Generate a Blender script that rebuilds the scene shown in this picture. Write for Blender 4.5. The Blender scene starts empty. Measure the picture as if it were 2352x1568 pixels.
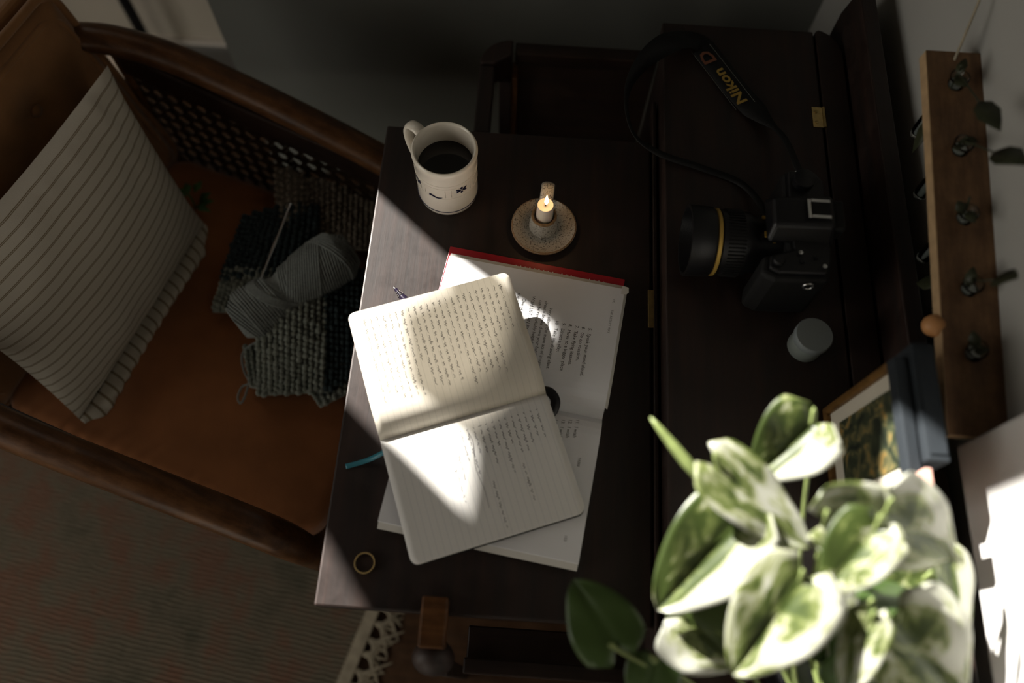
import bpy, bmesh, math, random
from mathutils import Vector, Matrix, noise
random.seed(7)
S = bpy.context.scene
COL = S.collection
# ------------------------------------------------------------------ camera
FPX = 1850.0
RX, RY, RZ = (0.998, -0.066, 0.008), (0.064, 0.918, -0.391), (0.018, 0.391, 0.920)
def _axes():
    z = Vector((0.018, 0.3905, 0.9204)).normalized()
    e = Vector((304.0, 4384.0, -FPX)); e -= z * e.dot(z); e.normalize()
    d = Vector((1140 - 1176, -(1569 - 784), -FPX)).normalized(); z = -d
    e = Vector((304.0, 4384.0, -FPX)); e -= z * e.dot(z); e.normalize()
    return e.cross(z), e, z
AX, AY, AZ = _axes()
CAMP = Vector((0, 0, 1.70))
RM = Matrix((AX, AY, AZ))            # camera vector -> world vector
def ray(px, py): return RM @ Vector((px - 1176, 784 - py, -FPX))
def at(px, py, z):
    r = ray(px, py); return CAMP + r * ((z - CAMP.z) / r.z)
def atx(px, py, x):
    r = ray(px, py); return CAMP + r * ((x - CAMP.x) / r.x)
cd = bpy.data.cameras.new('camera'); cam = bpy.data.objects.new('camera', cd); COL.objects.link(cam)
cd.sensor_width = 36; cd.lens = FPX / 2352 * 36
m4 = RM.to_4x4(); m4.translation = CAMP; cam.matrix_world = m4
cd.clip_start = 0.02
cd.dof.use_dof = True; cd.dof.focus_distance = 1.05; cd.dof.aperture_fstop = 1.6
S.camera = cam
# ------------------------------------------------------------------ world, sun, exposure
w = bpy.data.worlds.new('sky'); S.world = w; w.use_nodes = True
bg = w.node_tree.nodes['Background']; bg.inputs[0].default_value = (1.0, 0.96, 0.88, 1); bg.inputs[1].default_value = 2.8
SUNDIR = Vector((0.75, -0.66, -0.532)).normalized()
sl = bpy.data.lights.new('sun', 'SUN'); so = bpy.data.objects.new('sun', sl); COL.objects.link(so)
so.rotation_euler = SUNDIR.to_track_quat('-Z', 'Y').to_euler(); so.location = (-3, 3, 3)
sl.energy = 20.0; sl.color = (1.0, 0.95, 0.88); sl.angle = math.radians(0.6)
S.view_settings.view_transform = 'Standard'; S.view_settings.look = 'None'
S.view_settings.exposure = 0.0; S.view_settings.gamma = 1.0; S.view_settings.use_curve_mapping = False
def portal(name, loc, rot, sx, sy):
    l = bpy.data.lights.new(name, 'AREA'); l.shape = 'RECTANGLE'; l.size = sx; l.size_y = sy; l.cycles.is_portal = True
    o = bpy.data.objects.new(name, l); COL.objects.link(o); o.location = loc; o.rotation_euler = rot
portal('left_window_portal', (-2.66, -0.7, 1.45), (0, -math.pi / 2, 0), 1.7, 1.6)

# ------------------------------------------------------------------ materials
def newmat(name):
    m = bpy.data.materials.new(name); m.use_nodes = True
    nt = m.node_tree; return m, nt, nt.nodes['Principled BSDF']
def N(nt, t, **k):
    n = nt.nodes.new(t)
    for a, b in k.items(): setattr(n, a, b)
    return n
def ramp(nt, stops):
    r = N(nt, 'ShaderNodeValToRGB'); e = r.color_ramp.elements
    while len(e) < len(stops): e.new(0.5)
    for i, (p, c) in enumerate(stops): e[i].position = p; e[i].color = (*c, 1)
    return r
def plain(name, col, rough=0.5, spec=0.5, metal=0.0, nscale=0, namt=0.25, bump=0, bscale=200, sheen=0):
    m, nt, b = newmat(name); L = nt.links
    b.inputs['Base Color'].default_value = (*col, 1); b.inputs['Roughness'].default_value = rough
    b.inputs['Metallic'].default_value = metal; b.inputs['Specular IOR Level'].default_value = spec
    if sheen: b.inputs['Sheen Weight'].default_value = sheen; b.inputs['Sheen Roughness'].default_value = 0.5
    tc = N(nt, 'ShaderNodeTexCoord')
    if nscale:
        n = N(nt, 'ShaderNodeTexNoise'); n.inputs['Scale'].default_value = nscale; n.inputs['Detail'].default_value = 5
        L.new(tc.outputs['Object'], n.inputs['Vector'])
        r = ramp(nt, [(0.3, tuple(c * (1 - namt) for c in col)), (0.7, tuple(min(1, c * (1 + namt)) for c in col))])
        L.new(n.outputs['Fac'], r.inputs['Fac']); L.new(r.outputs['Color'], b.inputs['Base Color'])
    if bump:
        n2 = N(nt, 'ShaderNodeTexNoise'); n2.inputs['Scale'].default_value = bscale; n2.inputs['Detail'].default_value = 3
        L.new(tc.outputs['Object'], n2.inputs['Vector'])
        bp = N(nt, 'ShaderNodeBump'); bp.inputs['Strength'].default_value = bump; bp.inputs['Distance'].default_value = 0.002
        L.new(n2.outputs['Fac'], bp.inputs['Height']); L.new(bp.outputs['Normal'], b.inputs['Normal'])
    return m
def wood(name, dark, light, rough=(0.35, 0.5), axis=1, scale=1.0, bump=0.15, spec=0.5):
    m, nt, b = newmat(name); L = nt.links
    tc = N(nt, 'ShaderNodeTexCoord'); mp = N(nt, 'ShaderNodeMapping')
    sc = [70 * scale] * 3; sc[axis] = 4 * scale; mp.inputs['Scale'].default_value = sc
    L.new(tc.outputs['Object'], mp.inputs['Vector'])
    n = N(nt, 'ShaderNodeTexNoise'); n.inputs['Scale'].default_value = 1; n.inputs['Detail'].default_value = 8; n.inputs['Roughness'].default_value = 0.65
    L.new(mp.outputs['Vector'], n.inputs['Vector'])
    r = ramp(nt, [(0.3, dark), (0.72, light)]); L.new(n.outputs['Fac'], r.inputs['Fac']); L.new(r.outputs['Color'], b.inputs['Base Color'])
    n2 = N(nt, 'ShaderNodeTexNoise'); n2.inputs['Scale'].default_value = 22; n2.inputs['Detail'].default_value = 9; n2.inputs['Roughness'].default_value = 0.7
    L.new(tc.outputs['Object'], n2.inputs['Vector'])
    mot = ramp(nt, [(0.35, (0.55, 0.5, 0.45)), (0.65, (1, 1, 1))]); L.new(n2.outputs['Fac'], mot.inputs['Fac'])
    mm = N(nt, 'ShaderNodeMix', data_type='RGBA', blend_type='MULTIPLY'); mm.inputs[0].default_value = 1.0
    L.new(r.outputs['Color'], mm.inputs[6]); L.new(mot.outputs['Color'], mm.inputs[7]); L.new(mm.outputs[2], b.inputs['Base Color'])
    mr = N(nt, 'ShaderNodeMapRange'); mr.inputs['From Min'].default_value = 0.3; mr.inputs['From Max'].default_value = 0.7
    mr.inputs['To Min'].default_value = rough[0]; mr.inputs['To Max'].default_value = rough[1]
    L.new(n2.outputs['Fac'], mr.inputs['Value']); L.new(mr.outputs['Result'], b.inputs['Roughness'])
    b.inputs['Specular IOR Level'].default_value = spec
    bp = N(nt, 'ShaderNodeBump'); bp.inputs['Strength'].default_value = bump; bp.inputs['Distance'].default_value = 0.001
    L.new(n.outputs['Fac'], bp.inputs['Height']); L.new(bp.outputs['Normal'], b.inputs['Normal'])
    return m
M = {}
M['walnut'] = wood('dark_walnut', (0.008, 0.004, 0.0025), (0.034, 0.014, 0.008), (0.46, 0.66), 1, 1.0, 0.25, 0.55)
M['walnut_x'] = wood('dark_walnut_crosswise', (0.010, 0.005, 0.0035), (0.035, 0.016, 0.009), (0.4, 0.55), 0, 1.0, 0.2, 0.4)
M['chairwood'] = wood('chair_wood', (0.055, 0.023, 0.008), (0.17, 0.075, 0.026), (0.30, 0.42), 0, 1.0, 0.08, 0.3)
M['floorwood'] = wood('floor_wood', (0.048, 0.024, 0.011), (0.14, 0.07, 0.03), (0.35, 0.5), 0, 0.5, 0.1)
M['lightwood'] = wood('light_oak', (0.13, 0.065, 0.026), (0.30, 0.165, 0.075), (0.5, 0.65), 1, 1.0, 0.1)
M['velvet'] = plain('rust_velvet', (0.33, 0.125, 0.042), 0.85, 0.2, 0, 9, 0.22, 0.25, 500, 0.25)
M['backvelvet'] = plain('brown_velvet', (0.25, 0.12, 0.045), 0.85, 0.2, 0, 9, 0.22, 0.25, 500, 0.25)
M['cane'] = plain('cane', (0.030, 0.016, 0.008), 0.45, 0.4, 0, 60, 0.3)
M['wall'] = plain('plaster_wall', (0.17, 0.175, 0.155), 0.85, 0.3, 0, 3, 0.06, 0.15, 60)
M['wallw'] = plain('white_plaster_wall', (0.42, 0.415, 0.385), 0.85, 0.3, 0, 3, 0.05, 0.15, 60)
M['trim'] = plain('painted_trim', (0.62, 0.58, 0.52), 0.5, 0.5)
M['brass'] = plain('brass', (0.55, 0.40, 0.17), 0.3, 0.5, 1.0, 120, 0.2)
M['black'] = plain('black_plastic', (0.006, 0.006, 0.007), 0.35, 0.4, 0, 0, 0, 0.2, 900)
M['blackrub'] = plain('black_rubber', (0.007, 0.007, 0.007), 0.6, 0.3, 0, 0, 0, 0.3, 1200)
M['steel'] = plain('steel', (0.62, 0.62, 0.62), 0.25, 0.5, 1.0)
M['gold'] = plain('gold_paint', (0.55, 0.36, 0.08), 0.4, 0.5, 0.4)
M['glazed'] = plain('cream_glaze', (0.82, 0.76, 0.65), 0.16, 0.55, 0, 40, 0.04)
M['coffee'] = plain('coffee', (0.006, 0.003, 0.0015), 0.06, 0.5)
M['navy'] = plain('navy_paint', (0.012, 0.014, 0.045), 0.3, 0.5)
M['wax'] = plain('wax', (0.85, 0.72, 0.60), 0.4, 0.5)
M['wax'].node_tree.nodes['Principled BSDF'].inputs['Subsurface Weight'].default_value = 0.5
M['wax'].node_tree.nodes['Principled BSDF'].inputs['Subsurface Radius'].default_value = (0.012, 0.006, 0.003)
M['ink'] = plain('ink', (0.05, 0.048, 0.06), 0.7, 0.2)
M['pencil'] = plain('pencil', (0.09, 0.085, 0.085), 0.7, 0.2)
M['print'] = plain('printed_text', (0.06, 0.06, 0.06), 0.7, 0.2)
M['red'] = plain('red_cover', (0.42, 0.010, 0.022), 0.4, 0.5, 0, 80, 0.08)
M['white'] = plain('white_print', (0.85, 0.8, 0.8), 0.5)
M['paper'] = plain('white_paper', (0.78, 0.78, 0.79), 0.8, 0.2, 0, 6, 0.02)
M['pageedge'] = plain('page_edges', (0.62, 0.60, 0.55), 0.85, 0.2)
M['teal'] = plain('teal_ribbon', (0.03, 0.20, 0.26), 0.45, 0.5)
M['yarn'] = plain('grey_yarn', (0.30, 0.33, 0.31), 0.9, 0.1, 0, 300, 0.2, 0.6, 1500, 0.2)
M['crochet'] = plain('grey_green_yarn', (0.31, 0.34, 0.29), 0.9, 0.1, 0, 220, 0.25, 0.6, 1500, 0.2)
M['teal_and_shade_yarn'] = plain('dark_teal_and_shaded_yarn', (0.042, 0.064, 0.070), 0.9, 0.1, 0, 220, 0.25, 0.6, 1500, 0.1)
M['taupeyarn'] = plain('taupe_yarn', (0.30, 0.26, 0.20), 0.9, 0.1, 0, 220, 0.2, 0.6, 1500, 0.2)
M['leafdark'] = plain('leaf_green', (0.030, 0.034, 0.015), 0.5, 0.4, 0, 60, 0.3)
M['sprig'] = plain('sprig_green', (0.06, 0.15, 0.035), 0.35, 0.5, 0, 60, 0.3)
M['litedge'] = plain('lit_edge_wood', (0.46, 0.31, 0.17), 0.6, 0.3, 0, 60, 0.15)
M['water'] = plain('pale_glint_water', (0.42, 0.45, 0.43), 0.1, 0.5)
M['stem'] = plain('leaf_stem', (0.20, 0.25, 0.085), 0.45, 0.4, 0, 90, 0.2)
M['pot'] = plain('terracotta_pot', (0.45, 0.21, 0.12), 0.8, 0.3, 0, 30, 0.15, 0.1)
M['soil'] = plain('soil', (0.03, 0.02, 0.014), 0.95, 0.2, 0, 90, 0.4, 0.5)
M['slate'] = plain('slate_grey_board', (0.022, 0.027, 0.032), 0.8, 0.2, 0, 40, 0.1)
M['mat'] = plain('cream_mat', (0.55, 0.51, 0.42), 0.85, 0.2)
M['framegold'] = plain('old_gold_frame', (0.15, 0.075, 0.02), 0.45, 0.4, 0.2, 60, 0.3)
M['pink'] = plain('sunlit_corner', (0.75, 0.42, 0.34), 0.7, 0.3)
M['cloth'] = plain('pale_cloth', (0.62, 0.52, 0.42), 0.9, 0.1, 0, 30, 0.1)
M['frosted'] = plain('white_lid', (0.20, 0.225, 0.23), 0.45, 0.5)
M['jar'] = plain('milky_jar', (0.19, 0.215, 0.20), 0.35, 0.5)
def emis(name, col, k):
    m = bpy.data.materials.new(name); m.use_nodes = True; nt = m.node_tree; nt.nodes.clear()
    e = N(nt, 'ShaderNodeEmission'); o = N(nt, 'ShaderNodeOutputMaterial'); e.inputs[0].default_value = (*col, 1); e.inputs[1].default_value = k
    nt.links.new(e.outputs[0], o.inputs[0]); return m
M['flame'] = emis('candle_flame', (1.0, 0.72, 0.38), 9.0)
def glassm():
    m, nt, b = newmat('clear_glass'); b.inputs['Transmission Weight'].default_value = 1; b.inputs['Roughness'].default_value = 0.02
    b.inputs['Base Color'].default_value = (0.93, 0.97, 0.96, 1); return m
M['glass'] = glassm()
def stoneware():
    m, nt, b = newmat('speckled_stoneware'); L = nt.links; tc = N(nt, 'ShaderNodeTexCoord')
    n = N(nt, 'ShaderNodeTexNoise'); n.inputs['Scale'].default_value = 520; n.inputs['Detail'].default_value = 3
    L.new(tc.outputs['Object'], n.inputs['Vector'])
    r = ramp(nt, [(0.36, (0.06, 0.05, 0.04)), (0.44, (0.42, 0.39, 0.33)), (0.8, (0.52, 0.49, 0.42))])
    L.new(n.outputs['Fac'], r.inputs['Fac']); L.new(r.outputs['Color'], b.inputs['Base Color']); b.inputs['Roughness'].default_value = 0.4
    return m
M['stone'] = stoneware()
M['rust'] = plain('bare_rusty_clay', (0.28, 0.16, 0.07), 0.55, 0.4, 0, 300, 0.3)
def half_sunm():
    m = bpy.data.materials.new('half_sun_filter'); m.use_nodes = True; nt = m.node_tree; nt.nodes.clear()
    o = N(nt, 'ShaderNodeOutputMaterial'); t = N(nt, 'ShaderNodeBsdfTransparent'); t.inputs[0].default_value = (0.20, 0.19, 0.17, 1)
    nt.links.new(t.outputs[0], o.inputs[0]); return m
M['sheer'] = half_sunm()
def pagem(name, base, line, pitch, lo, hi, u_ax=0):
    # ruled paper: lines at constant U (UV in metres)
    m, nt, b = newmat(name); L = nt.links
    uv = N(nt, 'ShaderNodeUVMap'); sp = N(nt, 'ShaderNodeSeparateXYZ'); L.new(uv.outputs[0], sp.inputs[0])
    mt = N(nt, 'ShaderNodeMath', operation='DIVIDE'); mt.inputs[1].default_value = pitch; L.new(sp.outputs['XY'[u_ax]], mt.inputs[0])
    fr = N(nt, 'ShaderNodeMath', operation='FRACT'); L.new(mt.outputs[0], fr.inputs[0])
    lt = N(nt, 'ShaderNodeMath', operation='LESS_THAN'); lt.inputs[1].default_value = 0.09; L.new(fr.outputs[0], lt.inputs[0])
    g = N(nt, 'ShaderNodeMath', operation='GREATER_THAN'); g.inputs[1].default_value = lo; L.new(sp.outputs['XY'[u_ax]], g.inputs[0])
    h = N(nt, 'ShaderNodeMath', operation='LESS_THAN'); h.inputs[1].default_value = hi; L.new(sp.outputs['XY'[u_ax]], h.inputs[0])
    a1 = N(nt, 'ShaderNodeMath', operation='MULTIPLY'); L.new(lt.outputs[0], a1.inputs[0]); L.new(g.outputs[0], a1.inputs[1])
    a2 = N(nt, 'ShaderNodeMath', operation='MULTIPLY'); L.new(a1.outputs[0], a2.inputs[0]); L.new(h.outputs[0], a2.inputs[1])
    mx = N(nt, 'ShaderNodeMix', data_type='RGBA'); mx.inputs[6].default_value = (*base, 1); mx.inputs[7].default_value = (*line, 1)
    L.new(a2.outputs[0], mx.inputs[0]); L.new(mx.outputs[2], b.inputs['Base Color']); b.inputs['Roughness'].default_value = 0.85
    b.inputs['Specular IOR Level'].default_value = 0.2
    return m
M['ruled_up'] = pagem('ruled_cream_paper', (0.74, 0.69, 0.59), (0.64, 0.60, 0.51), 0.0078, 0.012, 0.20)
M['ruled_lo'] = pagem('ruled_white_paper', (0.76, 0.745, 0.71), (0.65, 0.645, 0.63), 0.0078, 0.012, 0.20)
def stripem(name, base, line, pitch, ax, double=True):
    m, nt, b = newmat(name); L = nt.links
    uv = N(nt, 'ShaderNodeUVMap'); sp = N(nt, 'ShaderNodeSeparateXYZ'); L.new(uv.outputs[0], sp.inputs[0])
    mt = N(nt, 'ShaderNodeMath', operation='DIVIDE'); mt.inputs[1].default_value = pitch; L.new(sp.outputs['XY'[ax]], mt.inputs[0])
    fr = N(nt, 'ShaderNodeMath', operation='FRACT'); L.new(mt.outputs[0], fr.inputs[0])
    if double:
        st = [(0.0, base), (0.40, base), (0.42, line), (0.475, line), (0.485, base), (0.515, base), (0.525, line), (0.58, line), (0.60, base)]
    else:
        st = [(0.0, base), (0.38, base), (0.42, line), (0.60, line), (0.64, base)]
    r = ramp(nt, st); L.new(fr.outputs[0], r.inputs['Fac']); L.new(r.outputs['Color'], b.inputs['Base Color']); b.inputs['Roughness'].default_value = 0.9
    b.inputs['Specular IOR Level'].default_value = 0.1
    tc = N(nt, 'ShaderNodeTexCoord'); n2 = N(nt, 'ShaderNodeTexNoise'); n2.inputs['Scale'].default_value = 700; L.new(tc.outputs['Object'], n2.inputs['Vector'])
    bp = N(nt, 'ShaderNodeBump'); bp.inputs['Strength'].default_value = 0.3; bp.inputs['Distance'].default_value = 0.001
    L.new(n2.outputs['Fac'], bp.inputs['Height']); L.new(bp.outputs['Normal'], b.inputs['Normal'])
    return m
M['stripe'] = stripem('striped_linen', (0.52, 0.48, 0.40), (0.21, 0.16, 0.10), 0.0165, 1)
M['stripe_x'] = stripem('striped_linen_crosswise', (0.50, 0.46, 0.38), (0.23, 0.18, 0.115), 0.0185, 0, False)
def rugm():
    m, nt, b = newmat('faded_woven_rug'); L = nt.links; tc = N(nt, 'ShaderNodeTexCoord')
    n = N(nt, 'ShaderNodeTexNoise'); n.inputs['Scale'].default_value = 6; n.inputs['Detail'].default_value = 7; n.inputs['Roughness'].default_value = 0.7
    L.new(tc.outputs['Object'], n.inputs['Vector'])
    r = ramp(nt, [(0.32, (0.115, 0.11, 0.078)), (0.47, (0.19, 0.16, 0.115)), (0.60, (0.22, 0.125, 0.085)), (0.72, (0.23, 0.19, 0.14))])
    L.new(n.outputs['Fac'], r.inputs['Fac'])
    mp = N(nt, 'ShaderNodeMapping'); mp.inputs['Rotation'].default_value = (0, 0, math.radians(8)); L.new(tc.outputs['Object'], mp.inputs['Vector'])
    wv = N(nt, 'ShaderNodeTexWave', bands_direction='Y'); wv.inputs['Scale'].default_value = 36; wv.inputs['Distortion'].default_value = 3.5; wv.inputs['Detail'].default_value = 3
    L.new(mp.outputs['Vector'], wv.inputs['Vector'])
    mx = N(nt, 'ShaderNodeMix', data_type='RGBA', blend_type='MULTIPLY'); mx.inputs[0].default_value = 0.38
    L.new(r.outputs['Color'], mx.inputs[6]); L.new(wv.outputs['Color'], mx.inputs[7]); L.new(mx.outputs[2], b.inputs['Base Color'])
    bp = N(nt, 'ShaderNodeBump'); bp.inputs['Strength'].default_value = 0.6; bp.inputs['Distance'].default_value = 0.004
    L.new(wv.outputs['Fac'], bp.inputs['Height']); L.new(bp.outputs['Normal'], b.inputs['Normal']); b.inputs['Roughness'].default_value = 0.95
    b.inputs['Specular IOR Level'].default_value = 0.1
    return m
M['rug'] = rugm()
M['fringe'] = plain('rug_fringe', (0.40, 0.35, 0.26), 0.95, 0.1, 0, 40, 0.2)
def artm():
    m, nt, b = newmat('botanical_print'); L = nt.links; tc = N(nt, 'ShaderNodeTexCoord')
    n = N(nt, 'ShaderNodeTexNoise'); n.inputs['Scale'].default_value = 45; n.inputs['Detail'].default_value = 4; n.inputs['Distortion'].default_value = 1.2
    L.new(tc.outputs['Object'], n.inputs['Vector'])
    r = ramp(nt, [(0.35, (0.012, 0.016, 0.010)), (0.5, (0.04, 0.05, 0.025)), (0.6, (0.16, 0.13, 0.05)), (0.68, (0.30, 0.17, 0.04)), (0.75, (0.05, 0.06, 0.03))])
    L.new(n.outputs['Fac'], r.inputs['Fac']); L.new(r.outputs['Color'], b.inputs['Base Color']); b.inputs['Roughness'].default_value = 0.5
    return m
M['art'] = artm()
def leafm(name, thr, seed, dk=(0.048, 0.072, 0.016), side=0.0, edge=0.0):
    m, nt, b = newmat(name); L = nt.links
    uv = N(nt, 'ShaderNodeUVMap'); mp = N(nt, 'ShaderNodeMapping'); mp.inputs['Location'].default_value = (seed, seed * 0.7, 0); mp.inputs['Scale'].default_value = (1.5, 2.6, 1)
    L.new(uv.outputs[0], mp.inputs['Vector'])
    n = N(nt, 'ShaderNodeTexNoise'); n.inputs['Scale'].default_value = 1.6; n.inputs['Detail'].default_value = 7; n.inputs['Roughness'].default_value = 0.62; n.inputs['Distortion'].default_value = 0.8
    L.new(mp.outputs['Vector'], n.inputs['Vector'])
    sp = N(nt, 'ShaderNodeSeparateXYZ'); L.new(uv.outputs[0], sp.inputs[0])
    m1 = N(nt, 'ShaderNodeMath', operation='MULTIPLY_ADD'); m1.inputs[1].default_value = side; L.new(sp.outputs['Y'], m1.inputs[0]); L.new(n.outputs['Fac'], m1.inputs[2])
    ab = N(nt, 'ShaderNodeMath', operation='ABSOLUTE'); L.new(sp.outputs['Y'], ab.inputs[0])
    m2 = N(nt, 'ShaderNodeMath', operation='MULTIPLY_ADD'); m2.inputs[1].default_value = edge; L.new(ab.outputs[0], m2.inputs[0]); L.new(m1.outputs[0], m2.inputs[2])
    r = ramp(nt, [(thr - 0.10, dk), (thr - 0.02, (0.15, 0.185, 0.055)), (thr + 0.02, (0.33, 0.35, 0.20)), (thr + 0.10, (0.50, 0.51, 0.43))])
    L.new(m2.outputs[0], r.inputs['Fac']); L.new(r.outputs['Color'], b.inputs['Base Color'])
    b.inputs['Roughness'].default_value = 0.38
    tr = N(nt, 'ShaderNodeBsdfTranslucent'); L.new(r.outputs['Color'], tr.inputs['Color'])
    mx = N(nt, 'ShaderNodeMixShader'); mx.inputs[0].default_value = 0.22
    out = nt.nodes['Material Output']; L.new(b.outputs[0], mx.inputs[1]); L.new(tr.outputs[0], mx.inputs[2]); L.new(mx.outputs[0], out.inputs[0])
    return m
for k in range(4): M['var%d' % k] = leafm('variegated_leaf_%d' % k, [0.50, 0.57, 0.57, 0.58][k], 3.1 * k + 0.3, side=[0.0, -0.36, -0.12, -0.30][k], edge=[0.10, 0.22, 0.40, 0.15][k])
M['var4'] = leafm('variegated_leaf_4', 0.60, 6.0, side=0.5, edge=0.2)
M['greenleaf'] = leafm('green_leaf', 0.90, 9.0, (0.060, 0.105, 0.026))

# ------------------------------------------------------------------ mesh helpers
class MB:
    def __init__(s): s.v = []; s.f = []; s.uv = {}
    def add(s, vs, fs, uvs=None):
        o = len(s.v); s.v += [Vector(v) for v in vs]
        for k, f in enumerate(fs):
            s.f.append([i + o for i in f])
            if uvs: s.uv[len(s.f) - 1] = [uvs[i] for i in f]
        return s
    def box(s, x0, x1, y0, y1, z0, z1, mat=None):
        vs = [(x, y, z) for z in (z0, z1) for y in (y0, y1) for x in (x0, x1)]
        if mat: vs = [mat @ Vector(v) for v in vs]
        return s.add(vs, [(0, 2, 3, 1), (4, 5, 7, 6), (0, 1, 5, 4), (2, 6, 7, 3), (0, 4, 6, 2), (1, 3, 7, 5)])
    def prism(s, poly, z0, z1):
        n = len(poly); vs = [(x, y, z0) for x, y in poly] + [(x, y, z1) for x, y in poly]
        fs = [tuple(range(n))[::-1], tuple(range(n, 2 * n))] + [(i, (i + 1) % n, n + (i + 1) % n, n + i) for i in range(n)]
        return s.add(vs, fs)
    def tube(s, pts, r, n=8, closed=False, flat=None, up=None):
        pts = [Vector(p) for p in pts]; m = len(pts); vs = []; fs = []
        ref = Vector(up) if up else None
        for i, p in enumerate(pts):
            a = pts[(i - 1) % m] if (closed or i > 0) else p; b = pts[(i + 1) % m] if (closed or i < m - 1) else p
            t = (b - a).normalized()
            if ref is None: ref = Vector((0, 0, 1)) if abs(t.z) < 0.9 else Vector((1, 0, 0))
            sx = t.cross(ref)
            if sx.length < 1e-6: sx = t.orthogonal()
            sx.normalize(); sy = sx.cross(t).normalized()
            if up is None: ref = sy
            rr = r[i] if isinstance(r, (list, tuple)) else r
            rx, ry = (rr, rr) if flat is None else (rr * flat[0], rr * flat[1])
            for k in range(n):
                c = 2 * math.pi * (k + (0.5 if n == 4 else 0)) / n; vs.append(p + sx * (rx * math.cos(c)) + sy * (ry * math.sin(c)))
        for i in range(m if closed else m - 1):
            j = (i + 1) % m
            for k in range(n): fs.append((i * n + k, i * n + (k + 1) % n, j * n + (k + 1) % n, j * n + k))
        if not closed: fs += [tuple(range(n))[::-1], tuple(range((m - 1) * n, m * n))]
        return s.add(vs, fs)
    def lathe(s, prof, c=(0, 0, 0), n=32, axis=None, cap=True):
        # prof: (r, h); axis: matrix mapping local z to the wanted axis
        c = Vector(c); vs = []; fs = []; m = len(prof)
        for (r, h) in prof:
            for k in range(n):
                a = 2 * math.pi * k / n; p = Vector((r * math.cos(a), r * math.sin(a), h))
                if axis: p = axis @ p
                vs.append(p + c)
        for i in range(m - 1):
            for k in range(n): fs.append((i * n + k, i * n + (k + 1) % n, (i + 1) * n + (k + 1) % n, (i + 1) * n + k))
        if cap and prof[0][0] > 1e-5: fs.append(tuple(range(n))[::-1])
        if cap and prof[-1][0] > 1e-5: fs.append(tuple(range((m - 1) * n, m * n)))
        return s.add(vs, fs)
    def grid(s, nu, nv, fn, uvf=None):
        vs = []; fs = []; uvs = []
        for i in range(nu + 1):
            for j in range(nv + 1):
                vs.append(fn(i / nu, j / nv)); uvs.append(uvf(i / nu, j / nv) if uvf else (i / nu, j / nv))
        for i in range(nu):
            for j in range(nv):
                a = i * (nv + 1) + j; fs.append((a, a + nv + 1, a + nv + 2, a + 1))
        return s.add(vs, fs, uvs)
    def blob(s, c, ax, ay, az, n=6, m=4):
        c = Vector(c); vs = [c - az]; fs = []
        for i in range(1, m):
            a = -math.pi / 2 + math.pi * i / m
            for k in range(n):
                b = 2 * math.pi * k / n; vs.append(c + ax * (math.cos(a) * math.cos(b)) + ay * (math.cos(a) * math.sin(b)) + az * math.sin(a))
        vs.append(c + az); top = len(vs) - 1
        for k in range(n): fs.append((0, 1 + (k + 1) % n, 1 + k)); fs.append((top, top - n + k, top - n + (k + 1) % n))
        for i in range(m - 2):
            for k in range(n): fs.append((1 + i * n + k, 1 + i * n + (k + 1) % n, 1 + (i + 1) * n + (k + 1) % n, 1 + (i + 1) * n + k))
        return s.add(vs, fs)
    def build(s, name, mat, parent=None, world=True, smooth=None, bevel=0, seg=2, sub=0, solid=0, soff=0):
        inv = root_inv(parent) if (world and parent) else None
        me = bpy.data.meshes.new(name)
        vs = [(inv @ v) for v in s.v] if inv else s.v
        me.from_pydata([tuple(v) for v in vs], [], s.f)
        if s.uv:
            ul = me.uv_layers.new(name='UVMap')
            for p in me.polygons:
                if p.index in s.uv:
                    for li, c in zip(p.loop_indices, s.uv[p.index]): ul.data[li].uv = c
        me.materials.append(M[mat] if isinstance(mat, str) else mat)
        me.validate(); me.update()
        if smooth is not None:
            for p in me.polygons: p.use_smooth = True
            if smooth < 180: me.set_sharp_from_angle(angle=math.radians(smooth))
        o = bpy.data.objects.new(name, me); COL.objects.link(o)
        if parent: o.parent = parent
        if solid: md = o.modifiers.new('thickness', 'SOLIDIFY'); md.thickness = solid; md.offset = soff
        if bevel: md = o.modifiers.new('bevel', 'BEVEL'); md.width = bevel; md.segments = seg; md.limit_method = 'ANGLE'; md.harden_normals = False
        if sub: md = o.modifiers.new('subsurf', 'SUBSURF'); md.levels = sub; md.render_levels = sub
        return o
ROOTM = {}
def root_inv(o):
    while o.parent: o = o.parent
    return ROOTM.get(o.name, Matrix.Identity(4)).inverted()
def thing(name, label, cat, loc=(0, 0, 0), rz=0, group=None):
    o = bpy.data.objects.new(name, None); COL.objects.link(o); o.empty_display_size = 0.05
    o.location = loc; o.rotation_euler = (0, 0, rz)
    ROOTM[o.name] = Matrix.Translation(Vector(loc)) @ Matrix.Rotation(rz, 4, 'Z')
    tag(o, label, cat, group); return o
def tag(o, label, cat, group=None, kind=None):
    if label: o['label'] = label
    if cat: o['category'] = cat
    if group: o['group'] = group
    if kind: o['kind'] = kind
    return o
def struct(o): o['kind'] = 'structure'; return o
def text_mesh(body, size, shear=0, bold=0, align='LEFT', sx=1.0):
    cu = bpy.data.curves.new('t', 'FONT'); cu.body = body; cu.size = size; cu.align_x = align; cu.shear = shear; cu.offset = bold; cu.resolution_u = 2
    o = bpy.data.objects.new('t', cu); COL.objects.link(o); dg = bpy.context.evaluated_depsgraph_get()
    me = bpy.data.meshes.new_from_object(o.evaluated_get(dg)); vs = [Vector((v.co.x * sx, v.co.y, 0)) for v in me.vertices]; fs = [tuple(p.vertices) for p in me.polygons]
    bpy.data.objects.remove(o); bpy.data.curves.remove(cu); bpy.data.meshes.remove(me)
    return vs, fs
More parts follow.
